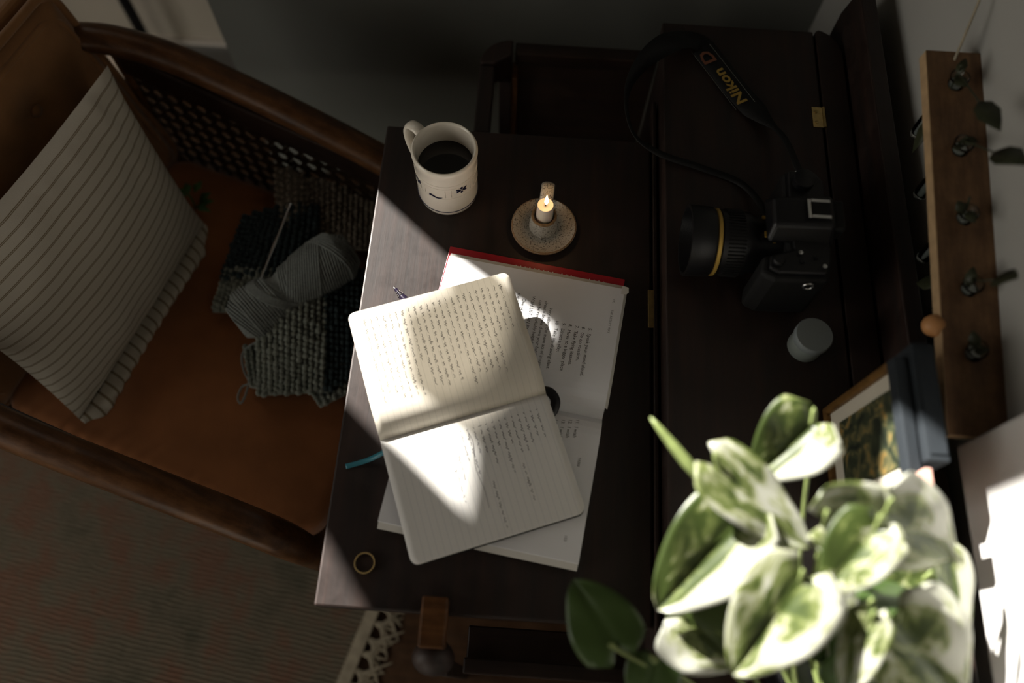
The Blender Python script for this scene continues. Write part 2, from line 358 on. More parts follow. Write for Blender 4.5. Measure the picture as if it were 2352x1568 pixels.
def spline(pts, n=8):
    pts = [Vector(p) for p in pts]; P = [pts[0] * 2 - pts[1]] + pts + [pts[-1] * 2 - pts[-2]]; out = []
    for i in range(1, len(P) - 2):
        a, b, c, d = P[i - 1:i + 3]
        for k in range(n):
            t = k / n
            out.append(0.5 * ((2 * b) + (c - a) * t + (2 * a - 5 * b + 4 * c - d) * t * t + (3 * b - a - 3 * c + d) * t ** 3))
    out.append(pts[-1]); return out

# ------------------------------------------------------------------ the setting
XR, YB, YP, XP = 0.50, 1.45, 1.15, -0.63
struct(MB().box(-2.75, 0.65, -2.35, 1.6, -0.1, 0).build('floor', 'floorwood'))
struct(MB().box(-2.75, 0.65, -2.35, 1.6, 2.6, 2.7).build('ceiling', 'floorwood'))
struct(MB().box(XR, XR + 0.15, -2.35, 1.6, 0, 2.6).build('wall_right', 'wallw'))
struct(MB().box(-2.75, XR, -2.35, -2.2, 0, 2.6).build('wall_front', 'wallw'))
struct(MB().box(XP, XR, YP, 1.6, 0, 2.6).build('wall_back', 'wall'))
def wall_hole(name, mk, a0, a1, z0, z1, b0, b1, c0, c1, mat):
    mb = MB()
    for (p, q, r, t) in ((a0, a1, z0, c0), (a0, a1, c1, z1), (a0, b0, c0, c1), (b1, a1, c0, c1)): mk(mb, p, q, r, t)
    return struct(mb.build(name, mat))
wall_hole('wall_left', lambda mb, p, q, r, t: mb.box(-2.75, -2.6, p, q, r, t), -2.2, 1.6, 0, 2.6, -1.5, 0.1, 0.6, 2.3, 'wallw')
wall_hole('wall_recess', lambda mb, p, q, r, t: mb.box(p, q, YB, 1.6, r, t), -2.6, XP, 0, 2.6, -2.0, -0.75, 1.1, 2.4, plain('recess_plaster', (0.44, 0.40, 0.33), 0.85, 0.3, 0, 3, 0.06))
# recess window, with an added unseen sheet cut to shape the sun patches
win = struct(thing('window_1', None, None, (-1.4, 1.44, 1.1)))
fr = MB()
for (x0, x1, z0, z1) in ((-2.04, -1.98, 1.06, 2.44), (-0.77, -0.71, 1.06, 2.44), (-1.98, -0.77, 1.06, 1.12), (-1.98, -0.77, 2.38, 2.44)): fr.box(x0, x1, 1.425, 1.475, z0, z1)
fr.build('window_frame', 'trim', win)
cu = bpy.data.curves.new('shutter', 'CURVE'); cu.dimensions = '2D'; cu.fill_mode = 'BOTH'; cu.extrude = 0.004
HOLES = [[(-2.05, 1.05), (-0.70, 1.05), (-0.70, 2.45), (-2.05, 2.45)],
 [(-1.10, 1.365), (-1.10, 1.46), (-1.085, 1.511), (-1.065, 1.551), (-1.042, 1.539), (-1.10, 1.578), (-1.20, 1.640), (-1.324, 1.695), (-1.335, 1.70), (-1.40, 1.745), (-1.445, 1.773), (-1.452, 1.70), (-1.455, 1.61)],
 [(-1.68, 1.755), (-1.632, 1.755), (-1.655, 1.80), (-1.685, 1.86), (-1.78, 1.86)],
 [(-1.43, 2.08), (-1.40, 2.03), (-1.18, 1.905), (-1.06, 1.895), (-0.90, 1.835), (-0.88, 1.905), (-0.86, 2.02), (-0.90, 2.30), (-1.45, 2.30)]]
for h in HOLES:
    sp = cu.splines.new('POLY'); sp.points.add(len(h) - 1); sp.use_cyclic_u = True
    for p, (a, b) in zip(sp.points, h): p.co = (a, b, 0, 1)
co = bpy.data.objects.new('sun_mask_c', cu); COL.objects.link(co); dg = bpy.context.evaluated_depsgraph_get()
me = bpy.data.meshes.new_from_object(co.evaluated_get(dg)); bpy.data.objects.remove(co)
me.transform(Matrix.Translation((1.4, -0.04, -1.1)) @ Matrix.Rotation(math.pi / 2, 4, 'X')); me.materials.clear(); me.materials.append(M['chairwood'])
sh = bpy.data.objects.new('shutter', me); COL.objects.link(sh); sh.parent = win
HALF_SUN = [[(-1.084, 1.505), (-1.17, 1.572), (-1.262, 1.600), (-1.346, 1.668), (-1.332, 1.705), (-1.18, 1.70), (-1.084, 1.62)], [(-1.02, 1.49), (-1.062, 1.49), (-1.062, 1.62), (-1.02, 1.62)]]
for sp_ in HALF_SUN: MB().add([(x, 1.392, z) for x, z in sp_], [tuple(range(len(sp_)))]).build('half_sun_piece', 'sheer', win)  # added unseen filter pieces dim the sun to make half-lit areas
# left window frame
wl = struct(thing('window_2', None, None, (-2.62, -0.55, 0.6))); f2 = MB()
for (y0, y1, z0, z1) in ((-1.54, -1.48, 0.56, 2.34), (0.08, 0.14, 0.56, 2.34), (-1.48, 0.08, 0.56, 0.62), (-1.48, 0.08, 2.28, 2.34), (-0.72, -0.68, 0.62, 2.28)): f2.box(-2.64, -2.57, y0, y1, z0, z1)
f2.build('window_frame', 'trim', wl)
# baseboards
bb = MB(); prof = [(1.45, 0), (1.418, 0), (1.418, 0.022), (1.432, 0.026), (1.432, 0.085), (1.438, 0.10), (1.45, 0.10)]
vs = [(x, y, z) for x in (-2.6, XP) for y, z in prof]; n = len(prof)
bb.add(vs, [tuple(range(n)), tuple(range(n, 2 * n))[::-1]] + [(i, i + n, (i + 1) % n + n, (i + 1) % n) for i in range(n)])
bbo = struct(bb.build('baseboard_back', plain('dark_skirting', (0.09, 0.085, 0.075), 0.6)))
MB().box(-2.6, XP, 1.436, 1.45, 0.1002, 0.112).build('cap_moulding', 'trim', bbo, world=False)
MB().box(-2.6, XP, 1.404, 1.4178, 0, 0.014).build('shoe_moulding', 'trim', bbo, world=False, bevel=0.004)
struct(MB().box(0.458, XR, -0.9, 0.255, 0.898, 2.3).build('trim_1', plain('white_gloss_trim', (0.72, 0.71, 0.69), 0.5), bevel=0.004))
struct(MB().box(XR - 0.014, XR, -2.2, 1.15, 0, 0.1).build('baseboard_right', 'trim', bevel=0.004))
# ------------------------------------------------------------------ rug
rc = Vector((-0.206, 0.259, 0)); ex = Vector((-0.987, 0.163, 0)).normalized(); ey = Vector((-0.28, -0.96, 0)).normalized()
rug = thing('woven_rug', 'faded woven rug with red and olive pattern under the armchair', 'rug', rc)
mb = MB()
q = [rc, rc + ex * 1.7, rc + ex * 1.7 + ey * 1.5, rc + ey * 1.5]
mb.add([(p.x, p.y, z) for z in (0.001, 0.009) for p in q], [(0, 1, 2, 3), (7, 6, 5, 4), (0, 4, 5, 1), (1, 5, 6, 2), (2, 6, 7, 3), (3, 7, 4, 0)])
mb.build('weave', 'rug', rug)
mb = MB(); q = [rc + ex * 0.02 - ey * 0.002, rc - ex * 0.005 - ey * 0.002, rc - ex * 0.005 + ey * 1.5, rc + ex * 0.02 + ey * 1.5]
mb.add([(p.x, p.y, z) for z in (0.001, 0.012) for p in q], [(0, 1, 2, 3), (7, 6, 5, 4), (0, 4, 5, 1), (1, 5, 6, 2), (2, 6, 7, 3), (3, 7, 4, 0)])
mb.build('hem', 'fringe', rug)
tas = None
for k in range(26):
    p = rc + ey * (0.02 + k * 0.03) - ex * 0.004
    if tas is None:
        mb = MB()
        for s_ in range(5):
            a = (s_ - 2) * 0.12; mb.tube([Vector((0, 0, 0.006)), Vector((0.018, a * 0.02, 0.012)), Vector((0.034, a * 0.12, 0.006)), Vector((0.05, a * 0.22 + 0.004 * math.sin(s_ * 3), 0.003))], [0.0035, 0.003, 0.003, 0.0012], 5)
        tas = mb.build('tassel', 'fringe', rug, world=False, smooth=60); o = tas
    else:
        o = tas.copy(); COL.objects.link(o); o.parent = rug
    o.location = p - rc; o.rotation_euler = (0, 0, math.atan2(-ex.y, -ex.x) + random.uniform(-0.45, 0.45))

# ------------------------------------------------------------------ pole and cloth in the recess
pl = thing('black_pole', 'thin upright black pole standing by the baseboard', 'pole', (-0.955, 1.385, 0))
MB().lathe([(0.013, 0.012), (0.013, 1.5), (0.0, 1.505)], (-0.955, 1.385, 0), 16).build('shaft', 'black', pl, smooth=40)
MB().lathe([(0.03, 0), (0.03, 0.006), (0.014, 0.014)], (-0.955, 1.385, 0), 20).build('foot', 'black', pl, smooth=40)
c0 = at(245, 92, 0.05)
mb = MB(); mb.grid(14, 10, lambda u, v: Vector((c0.x - 0.08 + 0.16 * u + 0.01 * math.sin(7 * v), c0.y - 0.09 + 0.12 * v, 0.004 + 0.055 * (math.sin(math.pi * u) * math.sin(math.pi * v)) ** 0.7 * (0.7 + 0.5 * math.sin(9 * u + 5 * v)))))
tag(mb.build('crumpled_cloth', 'cloth', smooth=180, solid=0.002), 'small pale crumpled cloth on the floor behind the armchair back', 'cloth')

# ------------------------------------------------------------------ secretary desk
ZL, ZT = 0.75, 0.80
desk = thing('secretary_desk', 'dark walnut secretary desk with its writing leaf folded down', 'desk', (0.18, 0.40, 0))
MB().box(-0.21, 0.170, 0.067, 0.728, ZL - 0.022, ZL).build('writing_leaf', 'walnut', desk, bevel=0.0025)
MB().box(0.1725, 0.1785, 0.02, 0.80, 0.60, ZL + 0.002).build('hinge_rail', 'walnut', desk, bevel=0.0015)
hp = MB().box(0.1655, 0.1735, 0.435, 0.49, ZL, ZL + 0.0018).build('leaf_hinge', 'brass', desk, bevel=0.0005)
MB().box(0.1795, 0.400, -0.11, 0.905, ZT - 0.024, ZT).build('lid', 'walnut', desk, bevel=0.002)
poly = [(0.403, -0.11), (0.44, -0.11), (0.44, 0.84)] + [(0.40 + 0.04 * math.cos(a), 0.86 + 0.05 * math.sin(a)) for a in [math.pi / 16 * i for i in range(0, 8)]] + [(0.403, 0.905)]
MB().prism(poly, ZT - 0.024, ZT).build('rear_board', 'walnut', desk, bevel=0.0015)
hg = thing
hb = MB().box(0.386, 0.402, 0.732, 0.766, ZT, ZT + 0.0012).build('lid_hinge', 'brass', desk)
MB().tube([(0.4025, 0.732, ZT + 0.001), (0.4025, 0.766, ZT + 0.001)], 0.0026, 10).build('knuckle', 'brass', hb, smooth=60)
for y in (0.740, 0.758): MB().lathe([(0.0026, 0), (0.0024, 0.0012), (0, 0.0016)], (0.391, y, ZT + 0.001), 12).build('screw', 'brass', hb, smooth=40)
mb = MB(); prf = [(-0.13, 0.12), (0.945, 0.12), (0.945, 0.80), (0.925, 0.862), (-0.11, 0.862), (-0.13, 0.80)]
vs = [(x, y, z) for x in (0.444, 0.466) for y, z in prf]; n = len(prf)
mb.add(vs, [tuple(range(n))[::-1], tuple(range(n, 2 * n))] + [(i, (i + 1) % n, n + (i + 1) % n, n + i) for i in range(n)])
mb.build('back_board', 'walnut', desk, bevel=0.002)
for y in (-0.095, 0.872): MB().box(0.19, 0.444, y, y + 0.018, 0.12, ZT - 0.024).build('side_panel', 'walnut_x', desk, bevel=0.002)
MB().box(0.182, 0.19, -0.077, 0.872, 0.56, ZT - 0.024).build('front_panel', 'walnut', desk)
for z0 in (0.14, 0.28, 0.42):
    d = MB().box(0.180, 0.19, -0.07, 0.865, z0, z0 + 0.13).build('drawer', 'walnut', desk, bevel=0.003)
    for y in (0.18, 0.62): MB().lathe([(0.006, 0), (0.006, 0.01), (0.014, 0.018), (0.012, 0.026), (0, 0.028)], (0.180, y, z0 + 0.065), 14, Matrix.Rotation(-math.pi / 2, 3, 'Y')).build('knob', 'brass', d, smooth=50)
for x in (0.195, 0.425):
    for y in (-0.08, 0.872): MB().box(x - 0.014, x + 0.014, y - 0.012, y + 0.016, 0, 0.13).build('leg', 'walnut', desk, bevel=0.003)
for y in (0.12, 0.66): MB().box(-0.10, 0.182, y, y + 0.022, 0.66, 0.7275).build('leaf_support', 'walnut_x', desk, bevel=0.002)
# side rack beyond the far end of the leaf
a0 = at(1130, 296, 0.70); a1 = at(1118, 150, 0.70)
rk = MB(); rk.box(-0.090, -0.066, 0.765, 0.895, 0.664, 0.70)
rk.build('rack_arm', 'walnut', desk, bevel=0.003)
rk = MB(); pts = [(-0.090, 0.895)] + [(-0.04 - 0.05 * math.cos(a), 0.895 + 0.05 * math.sin(a)) for a in [math.pi / 16 * i for i in range(1, 9)]] + [(-0.04, 0.915), (-0.066, 0.897)]
rk.prism(pts, 0.655, 0.705); rk.build('rack_corner', 'walnut', desk, bevel=0.003)
MB().box(-0.036, 0.19, 0.921, 0.945, 0.675, 0.70).build('rack_rail', 'walnut_x', desk, bevel=0.002)
MB().box(-0.070, 0.19, 0.760, 0.94, 0.40, 0.414).build('rack_shelf', 'walnut_x', desk, bevel=0.002)
MB().box(-0.030, 0.19, 0.925, 0.935, 0.414, 0.675).build('rack_back', 'walnut_x', desk)
MB().box(-0.040, -0.030, 0.905, 0.94, 0.414, 0.66).build('rack_slat', 'chairwood', desk, bevel=0.001)
MB().box(-0.088, -0.068, 0.770, 0.79, 0.0, 0.664).build('rack_post', 'walnut', desk, bevel=0.002)
MB().box(-0.060, -0.040, 0.90, 0.92, 0.0, 0.655).build('rack_post', 'walnut', desk, bevel=0.002)
MB().box(-0.085, 0.18, 0.752, 0.765, 0.66, 0.70).build('rack_lip', 'walnut_x', desk, bevel=0.002)
lt = MB(); lt.tube([(-0.058, 0.865, 0.414), (-0.058, 0.865, 0.43)], 0.008, 14); lt.build('rack_latch', 'steel', desk, smooth=40)
# side rack at the near end
MB().box(-0.088, -0.058, 0.030, 0.084, 0.752, 0.772).build('rack_arm', 'chairwood', desk, bevel=0.003)
mb = MB(); mb.blob((-0.072, 0.022, 0.735), Vector((0.024, 0, 0)), Vector((0, 0.020, 0)), Vector((0, 0, 0.030)), 20, 12)
mb.build('rack_finial', 'walnut', desk, smooth=180)
MB().box(-0.078, -0.058, 0.004, 0.024, 0, 0.68).build('rack_post', 'walnut', desk, bevel=0.002)
MB().box(-0.04, 0.182, 0.008, 0.026, 0.655, 0.69).build('rack_rail', 'walnut_x', desk, bevel=0.002)
MB().box(-0.04, 0.182, 0.026, 0.066, 0.60, 0.612).build('rack_shelf', 'walnut_x', desk, bevel=0.002)

# ------------------------------------------------------------------ armchair (local frame: x forward, y towards the far side)
CH = (-0.50, 0.53, 0); CR = math.atan2(-0.317, 0.948)
ch = thing('cane_armchair', 'wooden cane armchair with rust velvet seat and buttoned back', 'armchair', CH, CR)
def rbox(x0, x1, y0, y1, z0, z1, r, puff=0, n=6, k=16):
    # rounded cushion: superellipse-like grid box
    mb = MB(); cx, cy = (x0 + x1) / 2, (y0 + y1) / 2; hx, hy = (x1 - x0) / 2, (y1 - y0) / 2
    rings = []
    for (ins, z) in ([(r * (1 - math.sin(a)), z0 + r * (1 - math.cos(a))) for a in [math.pi / 2 * i / n for i in range(n + 1)]] + [(r * (1 - math.cos(a)), z1 - r * (1 - math.sin(a))) for a in [math.pi / 2 * i / n for i in range(n + 1)]]):
        ring = []
        cr = 0.045 - ins * 0.3
        for qx, qy, a0 in ((1, 1, 0), (-1, 1, 90), (-1, -1, 180), (1, -1, 270)):
            for i in range(k // 2 + 1):
                a = math.radians(a0 + 90 * i / (k // 2)); ring.append((cx + qx * (hx - ins - cr) + cr * math.cos(a), cy + qy * (hy - ins - cr) + cr * math.sin(a), z))
        rings.append(ring)
    m = len(rings[0]); vs = [p for r_ in rings for p in r_]; fs = []
    for i in range(len(rings) - 1):
        for j in range(m): fs.append((i * m + j, i * m + (j + 1) % m, (i + 1) * m + (j + 1) % m, (i + 1) * m + j))
    top = rings[-1]; base = len(vs); last = (len(rings) - 1) * m
    for t in (0.85, 0.6, 0.3):
        for p in top: vs.append((cx + (p[0] - cx) * t, cy + (p[1] - cy) * t, z1 + puff * (1 - t * t)))
    prev = last
    for s_ in range(3):
        cur = base + s_ * m
        for j in range(m): fs.append((prev + j, prev + (j + 1) % m, cur + (j + 1) % m, cur + j))
        prev = cur
    vs.append((cx, cy, z1 + puff)); c = len(vs) - 1
    for j in range(m): fs.append((prev + j, prev + (j + 1) % m, c))
    fs.append(tuple(range(m))[::-1]); mb.add(vs, fs); return mb
rbox(-0.265, 0.305, -0.268, 0.268, 0.385, 0.455, 0.022, 0.015).build('seat_cushion', 'velvet', ch, world=False, smooth=180)
fm = MB(); fm.box(-0.29, 0.30, 0.272, 0.296, 0.34, 0.40); fm.build('seat_rail', 'chairwood', ch, world=False, bevel=0.004)
MB().box(-0.29, 0.30, -0.296, -0.272, 0.34, 0.40).build('seat_rail', 'chairwood', ch, world=False, bevel=0.004)
MB().box(0.285, 0.31, -0.27, 0.27, 0.33, 0.385).build('seat_rail', 'chairwood', ch, world=False, bevel=0.004)
MB().box(-0.31, -0.285, -0.27, 0.27, 0.33, 0.385).build('seat_rail', 'chairwood', ch, world=False, bevel=0.004)
ARM = [(-0.335, 0.262, 0.715), (-0.27, 0.285, 0.712), (-0.18, 0.300, 0.698), (-0.06, 0.303, 0.675), (0.08, 0.298, 0.652), (0.20, 0.292, 0.628), (0.28, 0.288, 0.60), (0.318, 0.286, 0.555), (0.33, 0.285, 0.48), (0.332, 0.285, 0.25), (0.335, 0.285, 0.010)]
for s in (1, -1):
    pts = spline([(x, y * s, z) for x, y, z in ARM], 6)
    rad = [0.025 if p.z > 0.58 else max(0.014, 0.025 - (0.58 - p.z) * 0.06) for p in pts]
    mb = MB(); mb.tube(pts, rad, 12, flat=(1.0, 0.85)); mb.build('arm', 'chairwood', ch, world=False, smooth=60)
    # rear leg
    lp = spline([(-0.33, 0.27 * s, 0.71), (-0.30, 0.28 * s, 0.45), (-0.33, 0.28 * s, 0.2), (-0.38, 0.28 * s, 0.0)], 6)
    MB().tube(lp, 0.016, 10).build('rear_leg', 'chairwood', ch, world=False, smooth=60)
    # cane panel with real openings
    mb = MB(); y = 0.284 * s; u0, u1, z0 = -0.275, 0.300, 0.40; P = 0.0275
    def ztop(u): return 0.645 - (u + 0.27) * 0.155 - max(0, u - 0.22) * 0.6
    def strand(a, b, r=0.0019):
        # clip to the panel outline
        K = 40; seg = []
        for i in range(K + 1):
            t = i / K; u = a[0] + (b[0] - a[0]) * t; z = a[1] + (b[1] - a[1]) * t
            if u0 <= u <= u1 and z0 <= z <= ztop(u): seg.append((u, z))
        if len(seg) >= 2: mb.tube([(seg[0][0], y + random.uniform(-0.0012, 0.0012), seg[0][1]), (seg[-1][0], y + random.uniform(-0.0012, 0.0012), seg[-1][1])], r, 4)
    k = 0
    while u0 + k * P < u1:
        for d in (-0.003, 0.003): strand((u0 + k * P + d, z0), (u0 + k * P + d, 0.72))
        k += 1
    k = 0
    while z0 + k * P < 0.70:
        for d in (-0.003, 0.003): strand((u0, z0 + k * P + d), (u1, z0 + k * P + d))
        k += 1
    for k in range(-14, 26):
        strand((u0 + (k + 0.5) * P, z0), (u0 + (k + 0.5) * P + 0.33, z0 + 0.33), 0.0019); strand((u0 + (k + 0.5) * P, z0), (u0 + (k + 0.5) * P - 0.33, z0 + 0.33), 0.0019)
    for k in range(25, 40): strand((u0 + (k + 0.5) * P, z0), (u0 + (k + 0.5) * P - 0.33, z0 + 0.33), 0.0019)
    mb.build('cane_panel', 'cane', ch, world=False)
    mb = MB(); vs = []
    for i in range(13):
        u = u0 + 0.575 * i / 12; zt_ = ztop(u)
        vs += [(u, y - 0.009, zt_), (u, y + 0.009, zt_), (u, y + 0.009, zt_ + 0.052), (u, y - 0.009, zt_ + 0.052)]
    fs = [(0, 1, 2, 3), (51, 50, 49, 48)] + [(4 * i + k, 4 * i + 4 + k, 4 * i + 4 + (k + 1) % 4, 4 * i + (k + 1) % 4) for i in range(12) for k in range(4)]
    mb.add(vs, fs).build('panel_rail', 'walnut_x', ch, world=False, bevel=0.003)
    MB().tube([(u0 - 0.004, y, 0.40), (u0 - 0.004, y, 0.70)], 0.009, 8).build('panel_post', 'chairwood', ch, world=False, smooth=60)
# back: reclined upholstered panel
BT = Matrix.Translation((-0.285, 0, 0.43)) @ Matrix.Rotation(math.radians(-12), 4, 'Y')
def bk(x, y, z): return BT @ Vector((x, y, z))
def backsurf(u, v):
    y = (u - 0.5) * 0.56; z = v * 0.37
    d = 0.035
    for by in (-0.13, 0.0, 0.13):
        for bz in (0.13, 0.27): d -= 0.016 * math.exp(-((y - by) ** 2 + (z - bz) ** 2) / 0.0012)
    e = min(u, 1 - u, v, 1 - v); d *= min(1, (e / 0.06)) ** 0.5 if e < 0.06 else 1
    return bk(0.012 + d, y, z)
mb = MB(); mb.grid(48, 36, backsurf); mb.build('back_cushion', 'backvelvet', ch, world=False, smooth=180)
mb = MB(); mb.add([bk(x, y, z) for x in (-0.02, 0.012) for y, z in ((-0.29, -0.02), (0.29, -0.02), (0.29, 0.345), (0.26, 0.385), (-0.26, 0.385), (-0.29, 0.345))], [tuple(range(6)), tuple(range(6, 12))[::-1]] + [(i, i + 6, (i + 1) % 6 + 6, (i + 1) % 6) for i in range(6)])
mb.build('back_frame', 'backvelvet', ch, world=False, bevel=0.01, seg=3)
for ins, rr in ((0.004, 0.007), (0.026, 0.0055)):
    yy, zz = 0.280 - ins, 0.375 - ins
    ring = []
    for (qy, qz, a0) in ((1, 1, 0), (-1, 1, 90), (-1, -1, 180), (1, -1, 270)):
        for i in range(5):
            a = math.radians(a0 + 22.5 * i); cr = 0.03; ring.append(bk(0.026 + ins * 0.6, qy * (yy - cr) + cr * math.cos(a), (zz - cr if qz > 0 else ins + cr) + cr * math.sin(a)))
    MB().tube(ring, rr, 8, closed=True).build('piping', 'backvelvet', ch, world=False, smooth=180)
for by in (-0.13, 0.0, 0.13):
    for bz in (0.13, 0.27): c = bk(0.033, by, bz); MB().blob(c, Vector((0, 0.01, 0)), Vector((0, 0, 0.01)), Vector((0.006, 0, 0)), 10, 6).build('button', 'backvelvet', ch, world=False, smooth=180)

# ------------------------------------------------------------------ striped pillow (in the chair's frame)
CM = ROOTM[ch.name]
T, R, B = at(247, 150, 0.755), at(470, 515, 0.505), at(185, 965, 0.495)
Lc = T + (B - R) * 1.08 + Vector((-0.03, 0.0, 0))
pil = thing('striped_pillow', 'cream pillow with thin brown double stripes leaning in the armchair', 'pillow', (-0.66, 0.55, 0.47))
nrm = (R - T).cross(B - R).normalized()
if nrm.z < 0: nrm = -nrm
def pilf(side):
    def fn(u, v):
        # u: R->B / T->L ; v: 0 at R-B edge, 1 at T-L edge
        p = (R * (1 - u) + B * u) * (1 - v) + (T * (1 - u) + Lc * u) * v
        b = max(0, (4 * u * (1 - u))) ** 0.55 * max(0, (4 * v * (1 - v))) ** 0.55
        cen = (R + B + T + Lc) / 4
        pull = 0.05 * (4 * u * (1 - u)) * (1 - min(1, 4 * v * (1 - v))) + 0.05 * (4 * v * (1 - v)) * (1 - min(1, 4 * u * (1 - u)))
        p = p + (cen - p) * pull
        wr = 0.004 * noise.noise(Vector((u * 7, v * 5, 1 + side))) * b + 0.006 * noise.noise(Vector((u * 16, v * 3, 5))) * (1 - b) * min(1, 8 * min(u, 1 - u, v, 1 - v) + 0.1)
        return p + nrm * (side * (0.070 * b if side > 0 else 0.05 * b) + wr)
    return fn
mb = MB(); mb.grid(56, 48, pilf(1), lambda u, v: (u * 0.39, 0.006 + v * 0.33)); mb.build('front_cover', 'stripe', pil, smooth=180)
mb = MB(); mb.grid(40, 30, pilf(-1), lambda u, v: (u * 0.39, v * 0.34)); mb.build('back_cover', 'stripe', pil, smooth=180)
def band(u, v):
    p = pilf(1)(u, 0.0) ; d = ((R - T) * (1 - u) + (B - Lc) * u).normalized()
    d2 = Vector((d.x, d.y, d.z * 0.15)).normalized()
    wv = 0.0022 * math.sin(u * 95) * v
    wdt = 0.034 * min(1, 9 * u + 0.25, 9 * (1 - u) + 0.25)
    return p - d2 * 0.008 + d2 * (wdt * v + 0.006) + nrm * (0.016 * math.sin(math.pi * min(1, v * 1.0)) * min(1, 6 * u, 6 * (1 - u)) + wv + 0.002)
mb = MB(); mb.grid(110, 8, band, lambda u, v: (u * 0.39, v * 0.03)); mb.build('side_band', 'stripe_x', pil, smooth=180, solid=0.002)
# sprig of leaves behind the pillow
sg0 = at(436, 458, 0.50)
sg = thing('leafy_sprig', 'small green leafy sprig between the pillow and cane side', 'sprig', (sg0.x, sg0.y, 0.47))
for k in range(9):
    a = k * 2.4; b0 = sg0 + Vector((0.012 * math.cos(a), 0.014 * math.sin(a), -0.012 + 0.006 * (k % 4))); t0 = b0 + Vector((0.026 * math.cos(a + 0.3), 0.026 * math.sin(a + 0.3), 0.008 * math.sin(k)))
    d = (t0 - b0); sd = d.cross(Vector((0, 0, 1))).normalized() * 0.008
    MB().add([b0, b0 + d * 0.4 + sd + Vector((0, 0, 0.003)), t0, b0 + d * 0.4 - sd + Vector((0, 0, 0.003)), b0 + d * 0.45], [(0, 1, 4), (1, 2, 4), (2, 3, 4), (3, 0, 4)]).build('leaf', 'sprig', sg, smooth=180, solid=0.0006)
MB().tube([sg0 + Vector((0, 0, -0.03)), sg0 + Vector((0.004, 0, 0)), sg0 + Vector((0.0, 0.004, 0.02))], 0.0018, 6).build('stem', 'sprig', sg, smooth=180)

# ------------------------------------------------------------------ crochet work on the seat
def crochet(name, label, matn, quad, rows, cols, hump, sz, curl=None, cat='crochet'):
    """quad: four world corners a(0,0) b(1,0) c(1,1) d(0,1)"""
    a, b, c, d = quad
    o = thing(name, label, cat, ((a + b + c + d) / 4)); 
    def fn(u, v):
        p = (a * (1 - u) + b * u) * (1 - v) + (d * (1 - u) + c * u) * v
        return p + hump(u, v)
    mb = MB(); mb.grid(24, 24, lambda u, v: fn(u, v) - Vector((0, 0, 0.004))); mb.build('backing', matn, o, smooth=180, solid=0.004)
    mb = MB()
    for i in range(rows):
        for j in range(cols):
            u = (i + 0.5) / rows; v = (j + 0.5 + (0.25 if i % 2 else -0.25)) / cols
            v = min(0.995, max(0.005, v)); e = 0.01
            p = fn(u, v); tu = (fn(min(1, u + e), v) - fn(max(0, u - e), v)); tv = (fn(u, min(1, v + e)) - fn(u, max(0, v - e)))
            n = tu.cross(tv)
            if n.length < 1e-12: n = Vector((0, 0, 1))
            n.normalize(); n = n if n.z > 0 else -n
            tu.normalize(); tv.normalize(); k = 0.75 + 0.4 * random.random()
            dv = (tv * 0.92 + tu * (0.35 if j % 2 else -0.35)).normalized()
            mb.blob(p + n * sz * (0.25 + 0.25 * random.random()), dv * sz * 0.56 * k, n.cross(dv).normalized() * sz * 0.44 * k, n * sz * 0.62 * k, 7, 5)
    st = mb.build('stitches', matn, o, smooth=180); st['kind'] = 'stuff'
    return o
ZS = 0.472
# taupe blanket near the far side
q = [at(640, 400, 0.520), at(875, 450, 0.50), at(872, 575, 0.49), at(640, 560, 0.488)]
crochet('taupe_blanket', 'taupe crocheted blanket folded at the far edge of the seat', 'taupeyarn', q, 19, 11, lambda u, v: Vector((0, 0, 0.030 * math.exp(-((u - 0.12) ** 2) / 0.02) * (1 - 0.3 * v) + 0.014 * math.exp(-((u - 0.5) ** 2) / 0.03) * (1 - v))), 0.0100, cat='blanket')
# dark teal piece
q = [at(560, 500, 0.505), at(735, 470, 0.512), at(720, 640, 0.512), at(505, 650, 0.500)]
crochet('teal_crochet', 'dark teal crochet square lying beneath the hook and skein', 'teal_and_shade_yarn', q, 14, 13, lambda u, v: Vector((0, 0, 0.018 * math.sin(math.pi * u) * (0.6 + 0.4 * v))), 0.0115)
q = [at(522, 622, 0.502), at(660, 625, 0.518), at(625, 735, 0.500), at(487, 715, 0.490)]
crochet('grey_crochet_corner', 'grey green crochet corner poking out left of the skein', 'crochet', q, 11, 9, lambda u, v: Vector((0, 0, 0.010 * math.sin(math.pi * u))), 0.0112)
# grey-green piece in front
q = [at(602, 712, 0.545), at(752, 650, 0.552), at(748, 900, 0.500), at(590, 908, 0.490)]
def hump1(u, v): return Vector((0, 0, 0.022 * math.sin(math.pi * min(1, 0.25 + u * 0.75)) * math.exp(-((v - 0.30) ** 2) / 0.15)))
crochet('grey_crochet', 'bulky grey green crochet piece folded over beside the desk edge', 'crochet', q, 12, 19, hump1, 0.0112)
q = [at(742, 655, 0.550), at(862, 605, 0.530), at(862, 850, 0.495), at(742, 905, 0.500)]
crochet('shaded_crochet_fold', 'shaded side of the grey green crochet, coloured dark, against the desk leaf edge', 'teal_and_shade_yarn', q, 10, 18, lambda u, v: Vector((0, 0, 0.004 * math.sin(6 * v))), 0.0112)  # dark yarn colour paints the shaded side of the folded grey crochet
q = [at(690, 870, 0.492), at(840, 760, 0.500), at(835, 890, 0.488), at(735, 935, 0.484)]
crochet('grey_crochet_fold', 'grey green crochet fold hanging lowest beside the desk leaf', 'crochet', q, 9, 7, lambda u, v: Vector((0, 0, 0.006 * math.sin(math.pi * u))), 0.011)
q = [at(560, 800, 0.490), at(640, 775, 0.505), at(650, 905, 0.495), at(575, 890, 0.486)]
crochet('grey_crochet_edge', 'shadowed grey green crochet edge beneath the loose yarn tail', 'crochet', q, 6, 9, lambda u, v: Vector((0, 0, 0.004)), 0.009)
